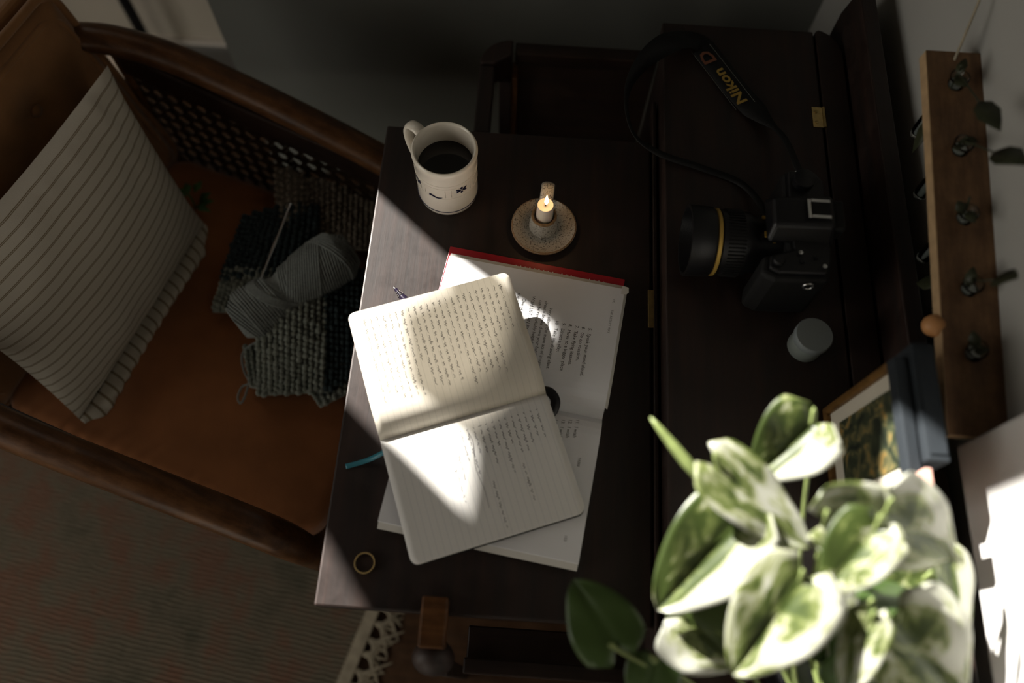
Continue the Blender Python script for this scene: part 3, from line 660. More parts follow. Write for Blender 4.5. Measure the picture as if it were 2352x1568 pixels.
# skein
sa, sb = at(545, 745, 0.548), at(805, 570, 0.560)
sk = thing('yarn_skein', 'grey yarn skein wound in a long cylinder', 'yarn', ((sa + sb) / 2))
ax = (sb - sa); Ls = ax.length; ax.normalize(); s1 = ax.cross(Vector((0, 0, 1))).normalized(); s2 = s1.cross(ax)
def srad(t):
    base = 0.0395 + 0.003 * math.sin(t * 9 + 1)
    if abs(t - 0.40) < 0.06: base -= 0.0035 * (1 - abs(t - 0.40) / 0.06)
    e = min(t, 1 - t)
    return base * (min(1, e / 0.10) * 0.35 + 0.65) if e < 0.10 else base
mb = MB(); mb.lathe([(0.001, 0)] + [(srad(t / 30) * 0.95, Ls * t / 30) for t in range(31)] + [(0.001, Ls)], sa, 28, Matrix((s1, s2, ax)).transposed()); mb.build('core', 'yarn', sk, smooth=60)
mb = MB()
def turn(t0, tilt, ph, lift=0.0):
    pts = []
    for k in range(30):
        a = 2 * math.pi * k / 30; t = t0 + tilt * math.cos(a + ph); t = min(0.995, max(0.005, t)); r = srad(t) + 0.0006 + lift
        pts.append(sa + ax * (Ls * t) + s1 * (r * math.cos(a)) + s2 * (r * math.sin(a)))
    mb.tube(pts, 0.0017, 6, closed=True)
for k in range(48): turn(0.02 + 0.96 * k / 47, 0.05 if k < 19 else -0.07, 0.6 if k < 19 else 0.2, 0.0)
for k in range(12): turn(0.10 + 0.24 * k / 11, 0.015, 0.3, 0.0016)
for k in range(14): turn(0.46 + 0.27 * k / 13, -0.13, 0.3, 0.0016)
for k in range(7): turn(0.80 + 0.13 * k / 6, 0.09, -0.4, 0.0018)
for k in range(8): turn(0.37 + 0.06 * k / 7, 0.16, 1.2, 0.0028)
stn = mb.build('strands', 'yarn', sk, smooth=180); stn['kind'] = 'stuff'
# loose tail with a small loop
tp = spline([at(612, 778, 0.53), at(575, 793, 0.508), at(556, 815, 0.497), at(560, 850, 0.492), at(572, 878, 0.490), at(556, 888, 0.486), at(546, 912, 0.484), at(552, 926, 0.484), at(562, 912, 0.484), at(570, 885, 0.487)], 6)
MB().tube(tp, 0.0017, 6).build('tail', 'yarn', sk, smooth=180)
# hook
h0, h1 = at(590, 662, 0.565), at(669, 466, 0.60)
hk = thing('crochet_hook', 'slim grey metal crochet hook resting upright against the skein', 'crochet hook', ((h0 + h1) / 2))
hp_ = [h0 + (h1 - h0) * t for t in (0, 0.3, 0.42, 0.48, 0.52, 0.60, 0.97, 1.0)]
MB().tube(hp_, [0.0017, 0.0019, 0.0024, 0.0030, 0.0030, 0.0022, 0.0021, 0.0012], 10).build('shaft', 'steel', hk, smooth=60)

# ------------------------------------------------------------------ mug of coffee
MC = Vector((-0.111, 0.622, ZL))
mug = thing('coffee_mug', 'cream stoneware mug of black coffee with small navy flowers', 'mug', MC)
def mr(h): # outer radius by height
    P = [(0.0, 0.0365), (0.004, 0.0395), (0.010, 0.0408), (0.030, 0.0408), (0.034, 0.0405), (0.060, 0.0408), (0.080, 0.0412), (0.090, 0.0425), (0.096, 0.0432), (0.1, 0.0425)]
    for (a, ra), (b, rb) in zip(P, P[1:]):
        if h <= b: return ra + (rb - ra) * (h - a) / (b - a)
    return P[-1][1]
prof = [(0.0, 0.0005), (0.034, 0.0), (0.0365, 0.0005)] + [(mr(h / 100), h / 100) for h in (0.4, 1, 2, 3, 4, 5, 6, 7, 8, 8.6, 9.0, 9.4, 9.7)] + [(0.0418, 0.0995), (0.0404, 0.1005), (0.0388, 0.0995), (0.0378, 0.097), (0.0370, 0.090), (0.0366, 0.07), (0.0366, 0.02), (0.0, 0.018)]
MB().lathe(prof, MC, 64).build('body', 'glazed', mug, smooth=50)
MB().lathe([(0.0, 0.0665), (0.0362, 0.0665), (0.0367, 0.0672)], MC, 48).build('coffee', 'coffee', mug, smooth=60)
ha = math.radians(139); hd = Vector((math.cos(ha), math.sin(ha), 0))
hpts = spline([MC + hd * r + Vector((0, 0, h)) for r, h in ((0.038, 0.088), (0.052, 0.092), (0.066, 0.086), (0.072, 0.068), (0.068, 0.045), (0.056, 0.028), (0.039, 0.022))], 6)
MB().tube(hpts, 0.0062, 12, flat=(0.75, 1.35), up=hd.cross(Vector((0, 0, 1)))).build('handle', 'glazed', mug, smooth=180)
def onmug(a, h, off=0.0004): return MC + Vector((math.cos(a) * (mr(h) + off), math.sin(a) * (mr(h) + off), h))
def mugpatch(mb, a0, h0, la, lh, ang, n=12):
    ca, sa_ = math.cos(ang), math.sin(ang); vs = [onmug(a0, h0, 0.0006)]
    for k in range(n):
        t = 2 * math.pi * k / n; x, y = la * math.cos(t), lh * math.sin(t); X, Y = x * ca - y * sa_, x * sa_ + y * ca
        vs.append(onmug(a0 + X / 0.041, h0 + Y, 0.0006))
    mb.add(vs, [(0, 1 + k, 1 + (k + 1) % n) for k in range(n)])
for aa in (-55, -148, 20): 
    mb = MB(); a0 = math.radians(aa); h0 = 0.059
    for ang in (30, 150, 210, 330): mugpatch(mb, a0 + math.cos(math.radians(ang)) * 0.0052 / 0.041, h0 + math.sin(math.radians(ang)) * 0.0030, 0.0040, 0.0016, math.radians(ang))
    for ang in (90, 270): mugpatch(mb, a0, h0 + math.sin(math.radians(ang)) * 0.0042, 0.0019, 0.0027, 0)
    for dx in (-0.0055, 0.0055): mugpatch(mb, a0 + dx / 0.041, h0 - 0.0005, 0.0006, 0.0006, 0, 6)
    mb.build('flower', 'navy', mug)
mb = MB(); vs = []; fs = []; K = 24
for k in range(K + 1):
    t = k / K; a = math.radians(-118 + 26 * t); h = 0.0475 + 0.0016 * math.sin(2 * math.pi * (t * 0.9 + 0.15)) ; wd = 0.0017 * (1 - t) ** 0.6 + 0.0003
    vs += [onmug(a, h - wd, 0.0006), onmug(a, h + wd, 0.0006)]
fs = [(2 * k, 2 * k + 2, 2 * k + 3, 2 * k + 1) for k in range(K)]
mb.add(vs, fs).build('squiggle', 'navy', mug)
MB().tube([onmug(2 * math.pi * k / 64, 0.0125, 0.0001) for k in range(64)], 0.0008, 6, closed=True).build('band_line', 'navy', mug, smooth=180)
mb = MB()
for h in (0.044, 0.066, 0.072): mb.tube([onmug(2 * math.pi * k / 64, h, 0) for k in range(64)], 0.0006, 5, closed=True)
for k in range(7):
    for d in (-0.16, 0.16): a = math.radians(-55 + k * 51.4) + d * 2.2; mb.tube([onmug(a, 0.048, 0), onmug(a, 0.063, 0)], 0.0006, 5)
mb.build('embossed_weave', 'glazed', mug, smooth=180)

# ------------------------------------------------------------------ candle holder, candle
CC = Vector((0.0235, 0.572, ZL))
hol = thing('candle_holder', 'speckled stoneware chamberstick with a loop handle', 'candle holder', CC)
MB().lathe([(0.0, 0.001), (0.034, 0.0), (0.0405, 0.003), (0.0437, 0.0075), (0.0440, 0.0105), (0.0425, 0.0112), (0.0395, 0.0085), (0.034, 0.0058), (0.020, 0.0050), (0.0, 0.005)], CC, 64).build('plate', 'stone', hol, smooth=50)
MB().lathe([(0.0437, 0.0070), (0.0443, 0.0088), (0.0437, 0.0108), (0.0424, 0.0115)], CC, 64, cap=False).build('bare_rim', 'rust', hol, smooth=60)
SK = CC + Vector((-0.001, 0.002, 0))
MB().lathe([(0.0185, 0.0045), (0.0192, 0.007), (0.0178, 0.018), (0.0172, 0.030), (0.0166, 0.0335), (0.0150, 0.0340), (0.0135, 0.0325), (0.0128, 0.026), (0.0, 0.026)], SK, 48).build('socket', 'stone', hol, smooth=50)
MB().lathe([(0.0172, 0.0312), (0.0168, 0.0337), (0.0150, 0.0343), (0.0134, 0.0325)], SK, 48, cap=False).build('bare_rim', 'rust', hol, smooth=60)
hx = Vector((0.08, 1, 0)).normalized()
hpts = spline([SK + hx * r + Vector((0, 0, h)) for r, h in ((0.014, 0.026), (0.024, 0.041), (0.037, 0.046), (0.046, 0.036), (0.046, 0.020), (0.040, 0.0075))], 6)
MB().tube(hpts, 0.0072, 12, flat=(0.55, 1.25), up=hx.cross(Vector((0, 0, 1)))).build('handle', 'stone', hol, smooth=180)
MB().blob(SK + Vector((-0.002, -0.0188, 0.007)), Vector((0.0024, 0, 0)), Vector((0, 0.002, 0)), Vector((0, 0, 0.002)), 8, 6).build('glaze_drip', 'stone', hol, smooth=180)
can = thing('candle', 'short lit cream candle standing in the chamberstick', 'candle', SK + Vector((0, 0, 0.026)))
K0 = SK + Vector((0.0005, 0.001, 0))
MB().lathe([(0.0, 0.0262), (0.0112, 0.0262), (0.0114, 0.030), (0.0110, 0.054), (0.0104, 0.0565), (0.0085, 0.0560), (0.003, 0.0550), (0.0, 0.0549)], K0, 40).build('wax', 'wax', can, smooth=60)
MB().tube([K0 + Vector((0, 0, 0.054)), K0 + Vector((0.0004, 0, 0.0585)), K0 + Vector((0.0012, 0.0004, 0.061))], 0.0007, 6).build('wick', 'blackrub', can, smooth=180)
MB().lathe([(0.0, 0.058), (0.0017, 0.060), (0.0026, 0.064), (0.0022, 0.069), (0.0011, 0.075), (0.0, 0.080)], K0 + Vector((0.0008, 0.0, 0)), 20).build('flame', 'flame', can, smooth=180)
pl_ = bpy.data.lights.new('candle_light', 'POINT'); pl_.energy = 0.03; pl_.color = (1.0, 0.55, 0.22); pl_.shadow_soft_size = 0.004
po = bpy.data.objects.new('candle_light', pl_); COL.objects.link(po); po.location = K0 + Vector((0.0008, 0, 0.084))

# ------------------------------------------------------------------ red book, lying open
G = Vector((0.109, 0.306, 0)); B1 = Vector((0.99, -0.139, 0)).normalized(); B2 = Vector((0.139, 0.99, 0)).normalized()
BO = G - B1 * 0.1175
BW = 0.117
book = thing('open_book', 'open white paged book with a red cover under the notebook', 'book', BO + Vector((0, 0, ZL)))
def bw(a, b, z): return BO + B1 * a + B2 * b + Vector((0, 0, z))
mb = MB(); cw = 0.1215; poly = [(-cw, 0.003), (BW - 0.001, 0.003), (BW - 0.001, 0.1975), (-cw, 0.1975)]
mb.add([bw(a, b, z) for z in (ZL + 0.0002, ZL + 0.0032) for a, b in poly], [(3, 2, 1, 0), (4, 5, 6, 7), (0, 1, 5, 4), (1, 2, 6, 5), (2, 3, 7, 6), (3, 0, 4, 7)]); mb.build('front_cover', 'red', book, bevel=0.0006)
mb = MB(); poly = [(-BW + 0.002, -0.003), (BW - 0.002, -0.003), (BW - 0.002, -0.176), (-BW + 0.002, -0.176)]
mb.add([bw(a, b, z) for z in (ZL + 0.0002, ZL + 0.0032) for a, b in poly], [(0, 1, 2, 3), (7, 6, 5, 4), (4, 5, 1, 0), (5, 6, 2, 1), (6, 7, 3, 2), (7, 4, 0, 3)]); mb.build('back_cover', 'red', book, bevel=0.0006)
mb = MB(); mb.box(-BW, BW, -0.004, 0.004, 0, 0.002, Matrix.Translation(bw(0, 0, ZL + 0.0001)) @ Matrix.Rotation(math.atan2(B1.y, B1.x), 4, 'Z')); mb.build('spine', 'red', book)
def bz(b):  # top of the page block by distance from the gutter
    s = abs(b) / 0.178
    return ZL + 0.0035 + 0.0195 * (1 - math.exp(-s * 14)) - 0.0065 * s * s
def pageblock(sgn, lift, ext):
    mb = MB(); K = 20; wid = BW
    top = [bz(sgn * ext * k / K) for k in range(K + 1)]
    for k in range(K):
        b0, b1 = sgn * ext * k / K, sgn * ext * (k + 1) / K
        z0, z1 = top[k], top[k + 1]
        # slanted fore edge: lower pages stick out a little further
        o0 = 0.0
        vs = [bw(-wid, b0, ZL + 0.0034), bw(wid, b0, ZL + 0.0034), bw(wid, b1, ZL + 0.0034), bw(-wid, b1, ZL + 0.0034), bw(-wid, b0, z0), bw(wid, b0, z0), bw(wid, b1, z1), bw(-wid, b1, z1)]
        fs = [(4, 5, 6, 7), (0, 4, 7, 3), (1, 2, 6, 5), (3, 2, 1, 0)]
        if k == 0: fs.append((0, 1, 5, 4))
        if k == K - 1: fs.append((2, 3, 7, 6))
        mb.add(vs, [f if sgn > 0 else f[::-1] for f in fs])
    bm = bmesh.new(); return mb
ob = pageblock(1, 0, 0.176).build('page_block', 'paper', book, smooth=25)
ob = pageblock(-1, 0, 0.178).build('page_block', 'paper', book, smooth=25)
# a few pages standing proud at the top and bottom edges
mb = MB(); mb.grid(10, 6, lambda u, v: bw(-BW + 2 * BW * u, 0.172 + 0.0125 * v, bz(0.172) - 0.003 - 0.006 * v)); mb.build('loose_page', 'pageedge', book, solid=0.0008)
mb = MB(); mb.grid(10, 6, lambda u, v: bw(-BW + 2 * BW * u, -0.174 - 0.011 * v, bz(0.172) - 0.003 - 0.007 * v)); mb.build('loose_page', 'pageedge', book, solid=0.0008)
mb = MB(); mb.grid(8, 16, lambda u, v: bw(BW + 0.0035 * u, 0.012 + 0.166 * v, bz(0.012 + 0.166 * v) - 0.002 - 0.004 * u)); mb.build('loose_page', 'pageedge', book, solid=0.0008)
mb = MB(); mb.add([bw(a, b, ZL + 0.0168) for a, b in ((BW - 0.004, 0.168), (BW + 0.002, 0.168), (BW + 0.0055, 0.172), (BW + 0.0045, 0.179), (BW - 0.004, 0.180))], [(0, 1, 2, 3, 4)]); mb.build('dog_eared_corner', 'pageedge', book, solid=0.001)
TH = math.atan2(-B2.y, -B2.x)
def booktext(body, a, b, size, mat='print', parent=book, zf=bz, bold=0, sx=1.0):
    """text runs along -B2; a: position along B1 of the base line, b: start along B2"""
    vs, fs = text_mesh(body, size, 0, bold, 'LEFT', sx)
    out = []
    for v in vs:
        bb_ = b - v.x; p = BO + B1 * (a + v.y) + B2 * bb_; out.append((p.x, p.y, zf(bb_) + 0.0004))
    return out, fs
def textpart(name, lines, mat='print'):
    mb = MB()
    for (body, a, b, size) in lines: mb.add(*booktext(body, a, b, size))
    return mb.build(name, mat, book)
textpart('running_header', [('102', 0.1040, 0.158, 0.0040), ("THE ARTIST'S WAY", 0.1040, 0.142, 0.0040)])
textpart('numbered_list', [('5.  Speak your mind aloud.', 0.0800, 0.110, 0.0062), ('6.  Go on vacation.', 0.0715, 0.110, 0.0062), ('7.  Take flying lessons.', 0.0630, 0.110, 0.0062), ('8.  Move to a bigger place.', 0.0545, 0.110, 0.0062), ('9.  Direct a play.', 0.0460, 0.110, 0.0062), ('10.  Take life-drawing class.', 0.0375, 0.112, 0.0062)])
textpart('paragraph', [('Very often, the mere act of imagining some', 0.0265, 0.128, 0.0060), ('dreams breaks down your barriers to them and', 0.0190, 0.136, 0.0060), ('can be remarkably helpful as a tool.', 0.0115, 0.136, 0.0060)])
textpart('heading', [('WISH LIST, AN EXERCISE', 0.0015, 0.140, 0.0062)])
textpart('paragraph', [('One of the best ways to do this is', -0.0100, 0.134, 0.0060), ('the wish list, which is something we all', -0.0175, 0.140, 0.0060), ('make.', -0.0250, 0.140, 0.0060)])
textpart('numbered_list', [('11.  I wish', 0.0850, -0.010, 0.0062), ('12.  I wish', 0.0765, -0.012, 0.0062), ('13.  I wish', 0.0680, -0.014, 0.0062), ('14.  I wish', 0.0595, -0.016, 0.0062)])
mb = MB()
for a in (0.0755, 0.0670, 0.0585):
    vs = []
    for k in range(9):
        b = -0.046 - 0.011 * k
        for d in (0, 0.00035): p = BO + B1 * (a + d) + B2 * b; vs.append((p.x, p.y, bz(b) + 0.0004))
    mb.add(vs, [(2 * k, 2 * k + 2, 2 * k + 3, 2 * k + 1) for k in range(8)])
mb.build('rule_lines', 'print', book)
textpart('margin_heading', [('TASKS', 0.0960, -0.058, 0.0040)])
textpart('page_number', [('103', 0.0960, -0.150, 0.0046)])
mb = MB()
for k in range(20):
    if k in (9, 13, 14, 15): continue
    a = -0.030 + 0.0062 * k; p = [bw(a + dx, 0.1868 + dy, ZL + 0.0034) for dx, dy in ((0, 0), (0.0016, 0), (0.0016, 0.0016), (0, 0.0016))]; mb.add(p, [(0, 1, 2, 3)])
mb.build('cover_print', 'white', book)

# ------------------------------------------------------------------ notebook
L0 = Vector((-0.1545, 0.2525, 0)); N1 = Vector((0.935, 0.354, 0)).normalized(); N2 = Vector((-0.354, 0.935, 0)).normalized()
NW = 0.2045
nb = thing('notebook', 'open cream notebook with handwritten lined pages on the book', 'notebook', L0 + N1 * 0.1 + Vector((0, 0, ZL + 0.022)))
def nw(a, b, z): return L0 + N1 * a + N2 * b + Vector((0, 0, z))
ZN = ZL + 0.0365
def nzu(b): s = b / 0.158; return ZN - 0.004 + 0.016 * (1 - math.exp(-s * 9)) + 0.010 * s + 0.0042 * (s * 7) * math.exp(1 - s * 7)
def nzl(b): s = -b / 0.150; return ZN - 0.004 + 0.0055 * (1 - math.exp(-s * 16)) - 0.005 * s
def npage(name, matn, b1, zf, th, edge_mat):
    r = 0.009; K = 22; J = 26
    def wlim(b):
        d = abs(b1) - abs(b)
        return (r - math.sqrt(max(0, r * r - (r - d) ** 2))) if d < r else 0
    mb = MB(); bs = [b1 * (k / K) ** 1.0 for k in range(K - 3)]
    bs = [b1 * k / K for k in range(K)] + [b1 - math.copysign(r * (1 - math.sin(math.pi / 2 * i / 6)) if True else 0, b1) for i in range(0, 7)]
    bs = sorted(set(round(x, 6) for x in bs), key=abs)
    vs = []; uvs = []
    for b in bs:
        wl_ = wlim(b)
        for j in range(J + 1):
            a = wl_ + (NW - 2 * wl_) * j / J; vs.append(nw(a, b, zf(b))); uvs.append((a, b))
    m = J + 1; fs = []
    for i in range(len(bs) - 1):
        for j in range(J):
            f = (i * m + j, i * m + j + 1, (i + 1) * m + j + 1, (i + 1) * m + j); fs.append(f if b1 > 0 else f[::-1])
    mb.add(vs, fs, uvs)
    o = mb.build(name, matn, nb, smooth=180, solid=th, soff=-1)
    return o
npage('left_pages', 'ruled_up', 0.158, nzu, 0.006, None)
npage('right_pages', 'ruled_lo', -0.149, nzl, 0.008, None)
o = npage('back_cover', 'black', -0.1500, lambda b: nzl(b) - 0.0083, 0.0016, None)
o = npage('front_cover', 'black', 0.1560, lambda b: nzu(b) - 0.0064, 0.0014, None)
# handwriting: cursive strokes laid on the ruled lines
def scribble(mb, a, b, length, zf, amp=0.0013, wdt=0.00024, slant=0.3):
    x = 0.0; pts = []; ph = random.random() * 6
    while x < length:
        t = x / 0.0011; tall = 1.9 if random.random() < 0.06 else 1
        y = amp * math.sin(t * 1.9 + ph) * (0.55 + 0.45 * math.sin(t * 0.37 + ph)) * tall + amp * 0.3 * math.sin(t * 0.9)
        pts.append((x + slant * y, y)); x += 0.00042
    if len(pts) < 3: return
    vs = []
    for i, (px_, py_) in enumerate(pts):
        q0 = pts[max(0, i - 1)]; q1 = pts[min(len(pts) - 1, i + 1)]; dx, dy = q1[0] - q0[0], q1[1] - q0[1]; l = math.hypot(dx, dy) or 1
        nx, ny = -dy / l * wdt, dx / l * wdt
        for sg_ in (-1, 1):
            X, Y = px_ + nx * sg_, py_ + ny * sg_; bb_ = b - X; vs.append(nw(a + Y, bb_, zf(bb_) + 0.0003))
    mb.add(vs, [(2 * i, 2 * i + 2, 2 * i + 3, 2 * i + 1) for i in range(len(pts) - 1)])
def words(mb, a, b0, total, zf, gap=0.0028, **k):
    x = 0
    while x < total:
        l = random.uniform(0.004, 0.013); l = min(l, total - x)
        if l > 0.002: scribble(mb, a, b0 - x, l, zf, **k)
        x += l + gap
mb = MB(); mb2 = MB()
for k in range(2, 25):
    a = 0.0078 * k + 0.0022
    if a > 0.196: break
    full = 0.075 if k in (9, 15) else random.uniform(0.10, 0.118)
    if k > 21: full = 0.06
    words(mb if k >= 9 else mb2, a, 0.146 - 0.002 * random.random(), full, nzu)
mb.build('handwriting', 'pencil', nb); mb2.build('handwriting', 'pencil', nb)
mb = MB()
LST = [0.030, 0.026, 0.034, 0.044, 0.040, 0.030, 0.060, 0.028, 0.045, 0.030, 0.028, 0.050, 0.034]
for k, l in enumerate(LST):
    a = 0.1845 - 0.0078 * k + 0.0020
    scribble(mb, a, -0.0165, 0.0022, nzl, amp=0.0013); words(mb, a, -0.0225, l, nzl)
words(mb, 0.152, -0.075, 0.045, nzl); words(mb, 0.113, -0.085, 0.055, nzl); words(mb, 0.083, -0.045, 0.03, nzl); words(mb, 0.076, -0.055, 0.045, nzl)
mb.build('handwriting', 'ink', nb)
# brace-like pen line down the page
pts = [(0.100 + 0.004 * math.sin(t * 9) * (1 - t), -0.018 - 0.095 * t) for t in [i / 40 for i in range(41)]]
mb = MB(); vs = []
for a, b in pts:
    for d in (-0.0002, 0.0002): vs.append(nw(a + d, b, nzl(b) + 0.0003))
mb.add(vs, [(2 * i, 2 * i + 2, 2 * i + 3, 2 * i + 1) for i in range(40)]).build('pen_line', 'pencil', nb)
# elastic band loop at the far end of the spine
lp = spline([nw(NW - 0.002, 0.006, ZN - 0.008), nw(NW + 0.006, 0.001, ZN - 0.008), nw(NW + 0.009, -0.010, ZN - 0.009), nw(NW + 0.004, -0.020, ZN - 0.010), nw(NW - 0.004, -0.026, ZN - 0.011)], 6)
MB().tube(lp, 0.0060, 10, flat=(1.0, 0.45)).build('elastic_band', 'black', nb, smooth=60)
# ribbon
def ribbon(pts, wd, up=Vector((0, 0, 1)), th=0.0004):
    mb = MB(); vs = []
    for i, p in enumerate(pts):
        t = (pts[min(len(pts) - 1, i + 1)] - pts[max(0, i - 1)]).normalized(); sd = t.cross(up).normalized() * wd / 2; vs += [p - sd, p + sd]
    mb.add(vs, [(2 * i, 2 * i + 2, 2 * i + 3, 2 * i + 1) for i in range(len(pts) - 1)]); return mb
rp = spline([at(930, 1010, ZL + 0.026), at(884, 1037, ZL + 0.018), at(850, 1054, ZL + 0.006), at(820, 1064, ZL + 0.002), at(794, 1071, ZL + 0.0015)], 6)
ribbon(rp, 0.0062).build('ribbon_marker', 'teal', nb, smooth=180, solid=0.0004)

# ------------------------------------------------------------------ pen
p0 = at(905, 660, ZL + 0.006); p1 = at(940, 700, ZL + 0.007); pd = (p1 - p0); pd.z = 0; pd.normalize()
pen = thing('pen', 'dark metallic ballpoint pen poking out under the notebook', 'pen', (p0.x + pd.x * 0.05, p0.y + pd.y * 0.05, ZL))
p0.z = ZL + 0.0066
pm = Matrix((pd.cross(Vector((0, 0, 1))), Vector((0, 0, 1)), pd)).transposed()
MB().lathe([(0.0, -0.001), (0.0011, 0.0), (0.0017, 0.004), (0.0019, 0.007)], p0, 16, pm).build('point', 'steel', pen, smooth=50)
MB().lathe([(0.0022, 0.003), (0.0028, 0.010), (0.0045, 0.0175), (0.0062, 0.028), (0.0065, 0.036), (0.0065, 0.120), (0.0045, 0.125), (0.0, 0.126)], p0, 20, pm).build('barrel', plain('violet_lacquer', (0.018, 0.012, 0.03), 0.25, 0.6, 0.3), pen, smooth=50)
for t in (0.0085, 0.0115, 0.0145): MB().lathe([(0.0026 + (t - 0.0085) * 0.22, t), (0.0034 + (t - 0.0085) * 0.25, t + 0.0006), (0.0030 + (t - 0.0085) * 0.25, t + 0.0014)], p0, 20, pm, cap=False).build('ring', 'steel', pen, smooth=50)
MB().box(-0.0012, 0.0012, 0.0063, 0.0085, 0.08, 0.12, Matrix.Translation(p0) @ pm.to_4x4()).build('clip', 'steel', pen)
# ------------------------------------------------------------------ brass ring
rg = at(838, 1293, ZL)
mb = MB(); mb.lathe([(0.0106, 0.0004), (0.0118, 0.0003), (0.0122, 0.0022), (0.0118, 0.0041), (0.0106, 0.0040), (0.0103, 0.0022), (0.0106, 0.0004)], (rg.x, rg.y, ZL), 48, cap=False)
tag(mb.build('brass_ring', plain('polished_brass', (0.75, 0.56, 0.25), 0.38, 0.5, 0.6), smooth=50), 'plain brass ring lying on the corner of the desk leaf', 'ring')

# ------------------------------------------------------------------ digital camera with strap
DB = Vector((0.325, 0.520, ZT))
dc = thing('digital_camera', 'black digital single lens camera with long lens on the desk', 'camera', DB)
def bodyprism(name, poly, z0, z1, mat, bev=0.004): return MB().prism([(DB.x + a, DB.y + b) for a, b in poly], ZT + z0, ZT + z1).build(name, mat, dc, bevel=bev, seg=3)
bodyprism('body', [(-0.020, 0.072), (-0.022, 0.0), (-0.020, -0.040), (-0.050, -0.046), (-0.054, -0.070), (-0.038, -0.078), (0.024, -0.076), (0.030, -0.05), (0.030, 0.06), (0.020, 0.074)], 0.001, 0.088, 'blackrub', 0.006)
bodyprism('top_plate', [(-0.016, 0.068), (-0.018, 0.0), (-0.016, -0.040), (-0.044, -0.050), (-0.046, -0.066), (-0.034, -0.072), (0.020, -0.070), (0.026, -0.046), (0.026, 0.056), (0.016, 0.068)], 0.0885, 0.096, 'black', 0.003)
mb = MB(); q = [(-0.046, 0.030, 0.088), (-0.046, -0.030, 0.088), (0.030, -0.034, 0.090), (0.030, 0.034, 0.090), (-0.042, 0.018, 0.112), (-0.042, -0.018, 0.112), (0.026, -0.020, 0.118), (0.026, 0.020, 0.118)]
mb.add([DB + Vector(p) for p in q], [(0, 1, 2, 3), (7, 6, 5, 4), (0, 4, 5, 1), (1, 5, 6, 2), (2, 6, 7, 3), (3, 7, 4, 0)]); mb.build('prism_hump', 'black', dc, bevel=0.005, seg=3)
hs = MB().box(DB.x - 0.002, DB.x + 0.020, DB.y - 0.010, DB.y + 0.010, ZT + 0.1175, ZT + 0.1195).build('hot_shoe', 'blackrub', dc)
for y in (-0.0125, 0.0085): MB().box(DB.x - 0.002, DB.x + 0.020, DB.y + y, DB.y + y + 0.004, ZT + 0.1185, ZT + 0.1215).build('rail', 'steel', hs, bevel=0.0005)
MB().box(DB.x - 0.006, DB.x - 0.002, DB.y - 0.0125, DB.y + 0.0125, ZT + 0.1185, ZT + 0.1205).build('rail', 'steel', hs, bevel=0.0005)
LX = Matrix.Rotation(-math.pi / 2, 3, 'Y'); LO = Vector((DB.x - 0.018, DB.y - 0.008, ZT + 0.046))
MB().lathe([(0.034, 0), (0.035, 0.006), (0.0345, 0.034), (0.0385, 0.040), (0.0400, 0.060), (0.0400, 0.074)], LO, 48, LX).build('lens_barrel', 'black', dc, smooth=40)
gr = MB(); 
for k in range(56):
    a = 2 * math.pi * k / 56; c = LO + LX @ Vector((0.0403 * math.cos(a), 0.0403 * math.sin(a), 0.0)); d = LX @ Vector((0, 0, 1)); gr.tube([c + d * 0.048, c + d * 0.068], 0.0011, 4)
gr.build('focus_ring', 'blackrub', dc)
MB().lathe([(0.0400, 0.0755), (0.0412, 0.0765), (0.0412, 0.0795), (0.0400, 0.0805)], LO, 48, LX, cap=False).build('gold_ring', 'gold', dc, smooth=40)
MB().lathe([(0.0405, 0.081), (0.0425, 0.084), (0.0435, 0.104), (0.0435, 0.112), (0.0395, 0.112), (0.036, 0.092), (0.0, 0.090)], LO, 48, LX).build('lens_hood', 'black', dc, smooth=40)
MB().lathe([(0.0, 0.094), (0.020, 0.0935), (0.034, 0.0915)], LO, 32, LX).build('front_element', 'glass', dc, smooth=60)
def ontop(mb, x, y, z, w_, d_): mb.box(x - w_ / 2, x + w_ / 2, y - d_ / 2, y + d_ / 2, z, z + 0.0008)
sc = MB()
for i in range(6): 
    a = math.radians(90 + (i - 3) * 14); c = LO + LX @ Vector((0.0352 * math.cos(a + math.pi * 0), 0.0352 * math.sin(a), 0.018)); 
    sc.blob(c, Vector((0.004, 0, 0)), Vector((0, 0.0014, 0)), Vector((0, 0, 0.0014)), 6, 4)
sc2 = MB()
for i in range(7):
    th = (i - 3) * 0.17; z_ = LO.z + 0.0354 * math.cos(th); y_ = LO.y + 0.0354 * math.sin(th) + 0.004; sc2.box(LO.x - 0.016, LO.x - 0.0125, y_ - 0.0018, y_ + 0.0018, z_ - 0.0004, z_ + 0.0008)
sc2.box(LO.x - 0.026, LO.x - 0.0225, LO.y - 0.010, LO.y - 0.002, LO.z + 0.0346, LO.z + 0.0358)
sc2.box(LO.x - 0.026, LO.x - 0.0225, LO.y + 0.018, LO.y + 0.022, LO.z + 0.029, LO.z + 0.0312)
sc2.build('lens_scale', 'gold', dc)
for (x, y, r, h) in ((0.0, 0.052, 0.013, 0.010), (-0.036, -0.058, 0.0065, 0.006)): MB().lathe([(r, 0.096), (r, 0.096 + h - 0.001), (r * 0.9, 0.096 + h), (0, 0.096 + h)], (DB.x + x, DB.y + y, ZT), 28).build('dial', 'black', dc, smooth=40)
for (x, y) in ((0.008, -0.050), (-0.008, -0.056), (0.016, -0.062), (-0.010, -0.046), (0.004, 0.046), (0.010, 0.058), (-0.006, 0.060)): MB().lathe([(0.0028, 0.1), (0.0026, 0.1022), (0, 0.1026)], (DB.x + x, DB.y + y, ZT - 0.003), 14).build('button', 'steel' if abs(x) > 0.009 else 'black', dc, smooth=50)
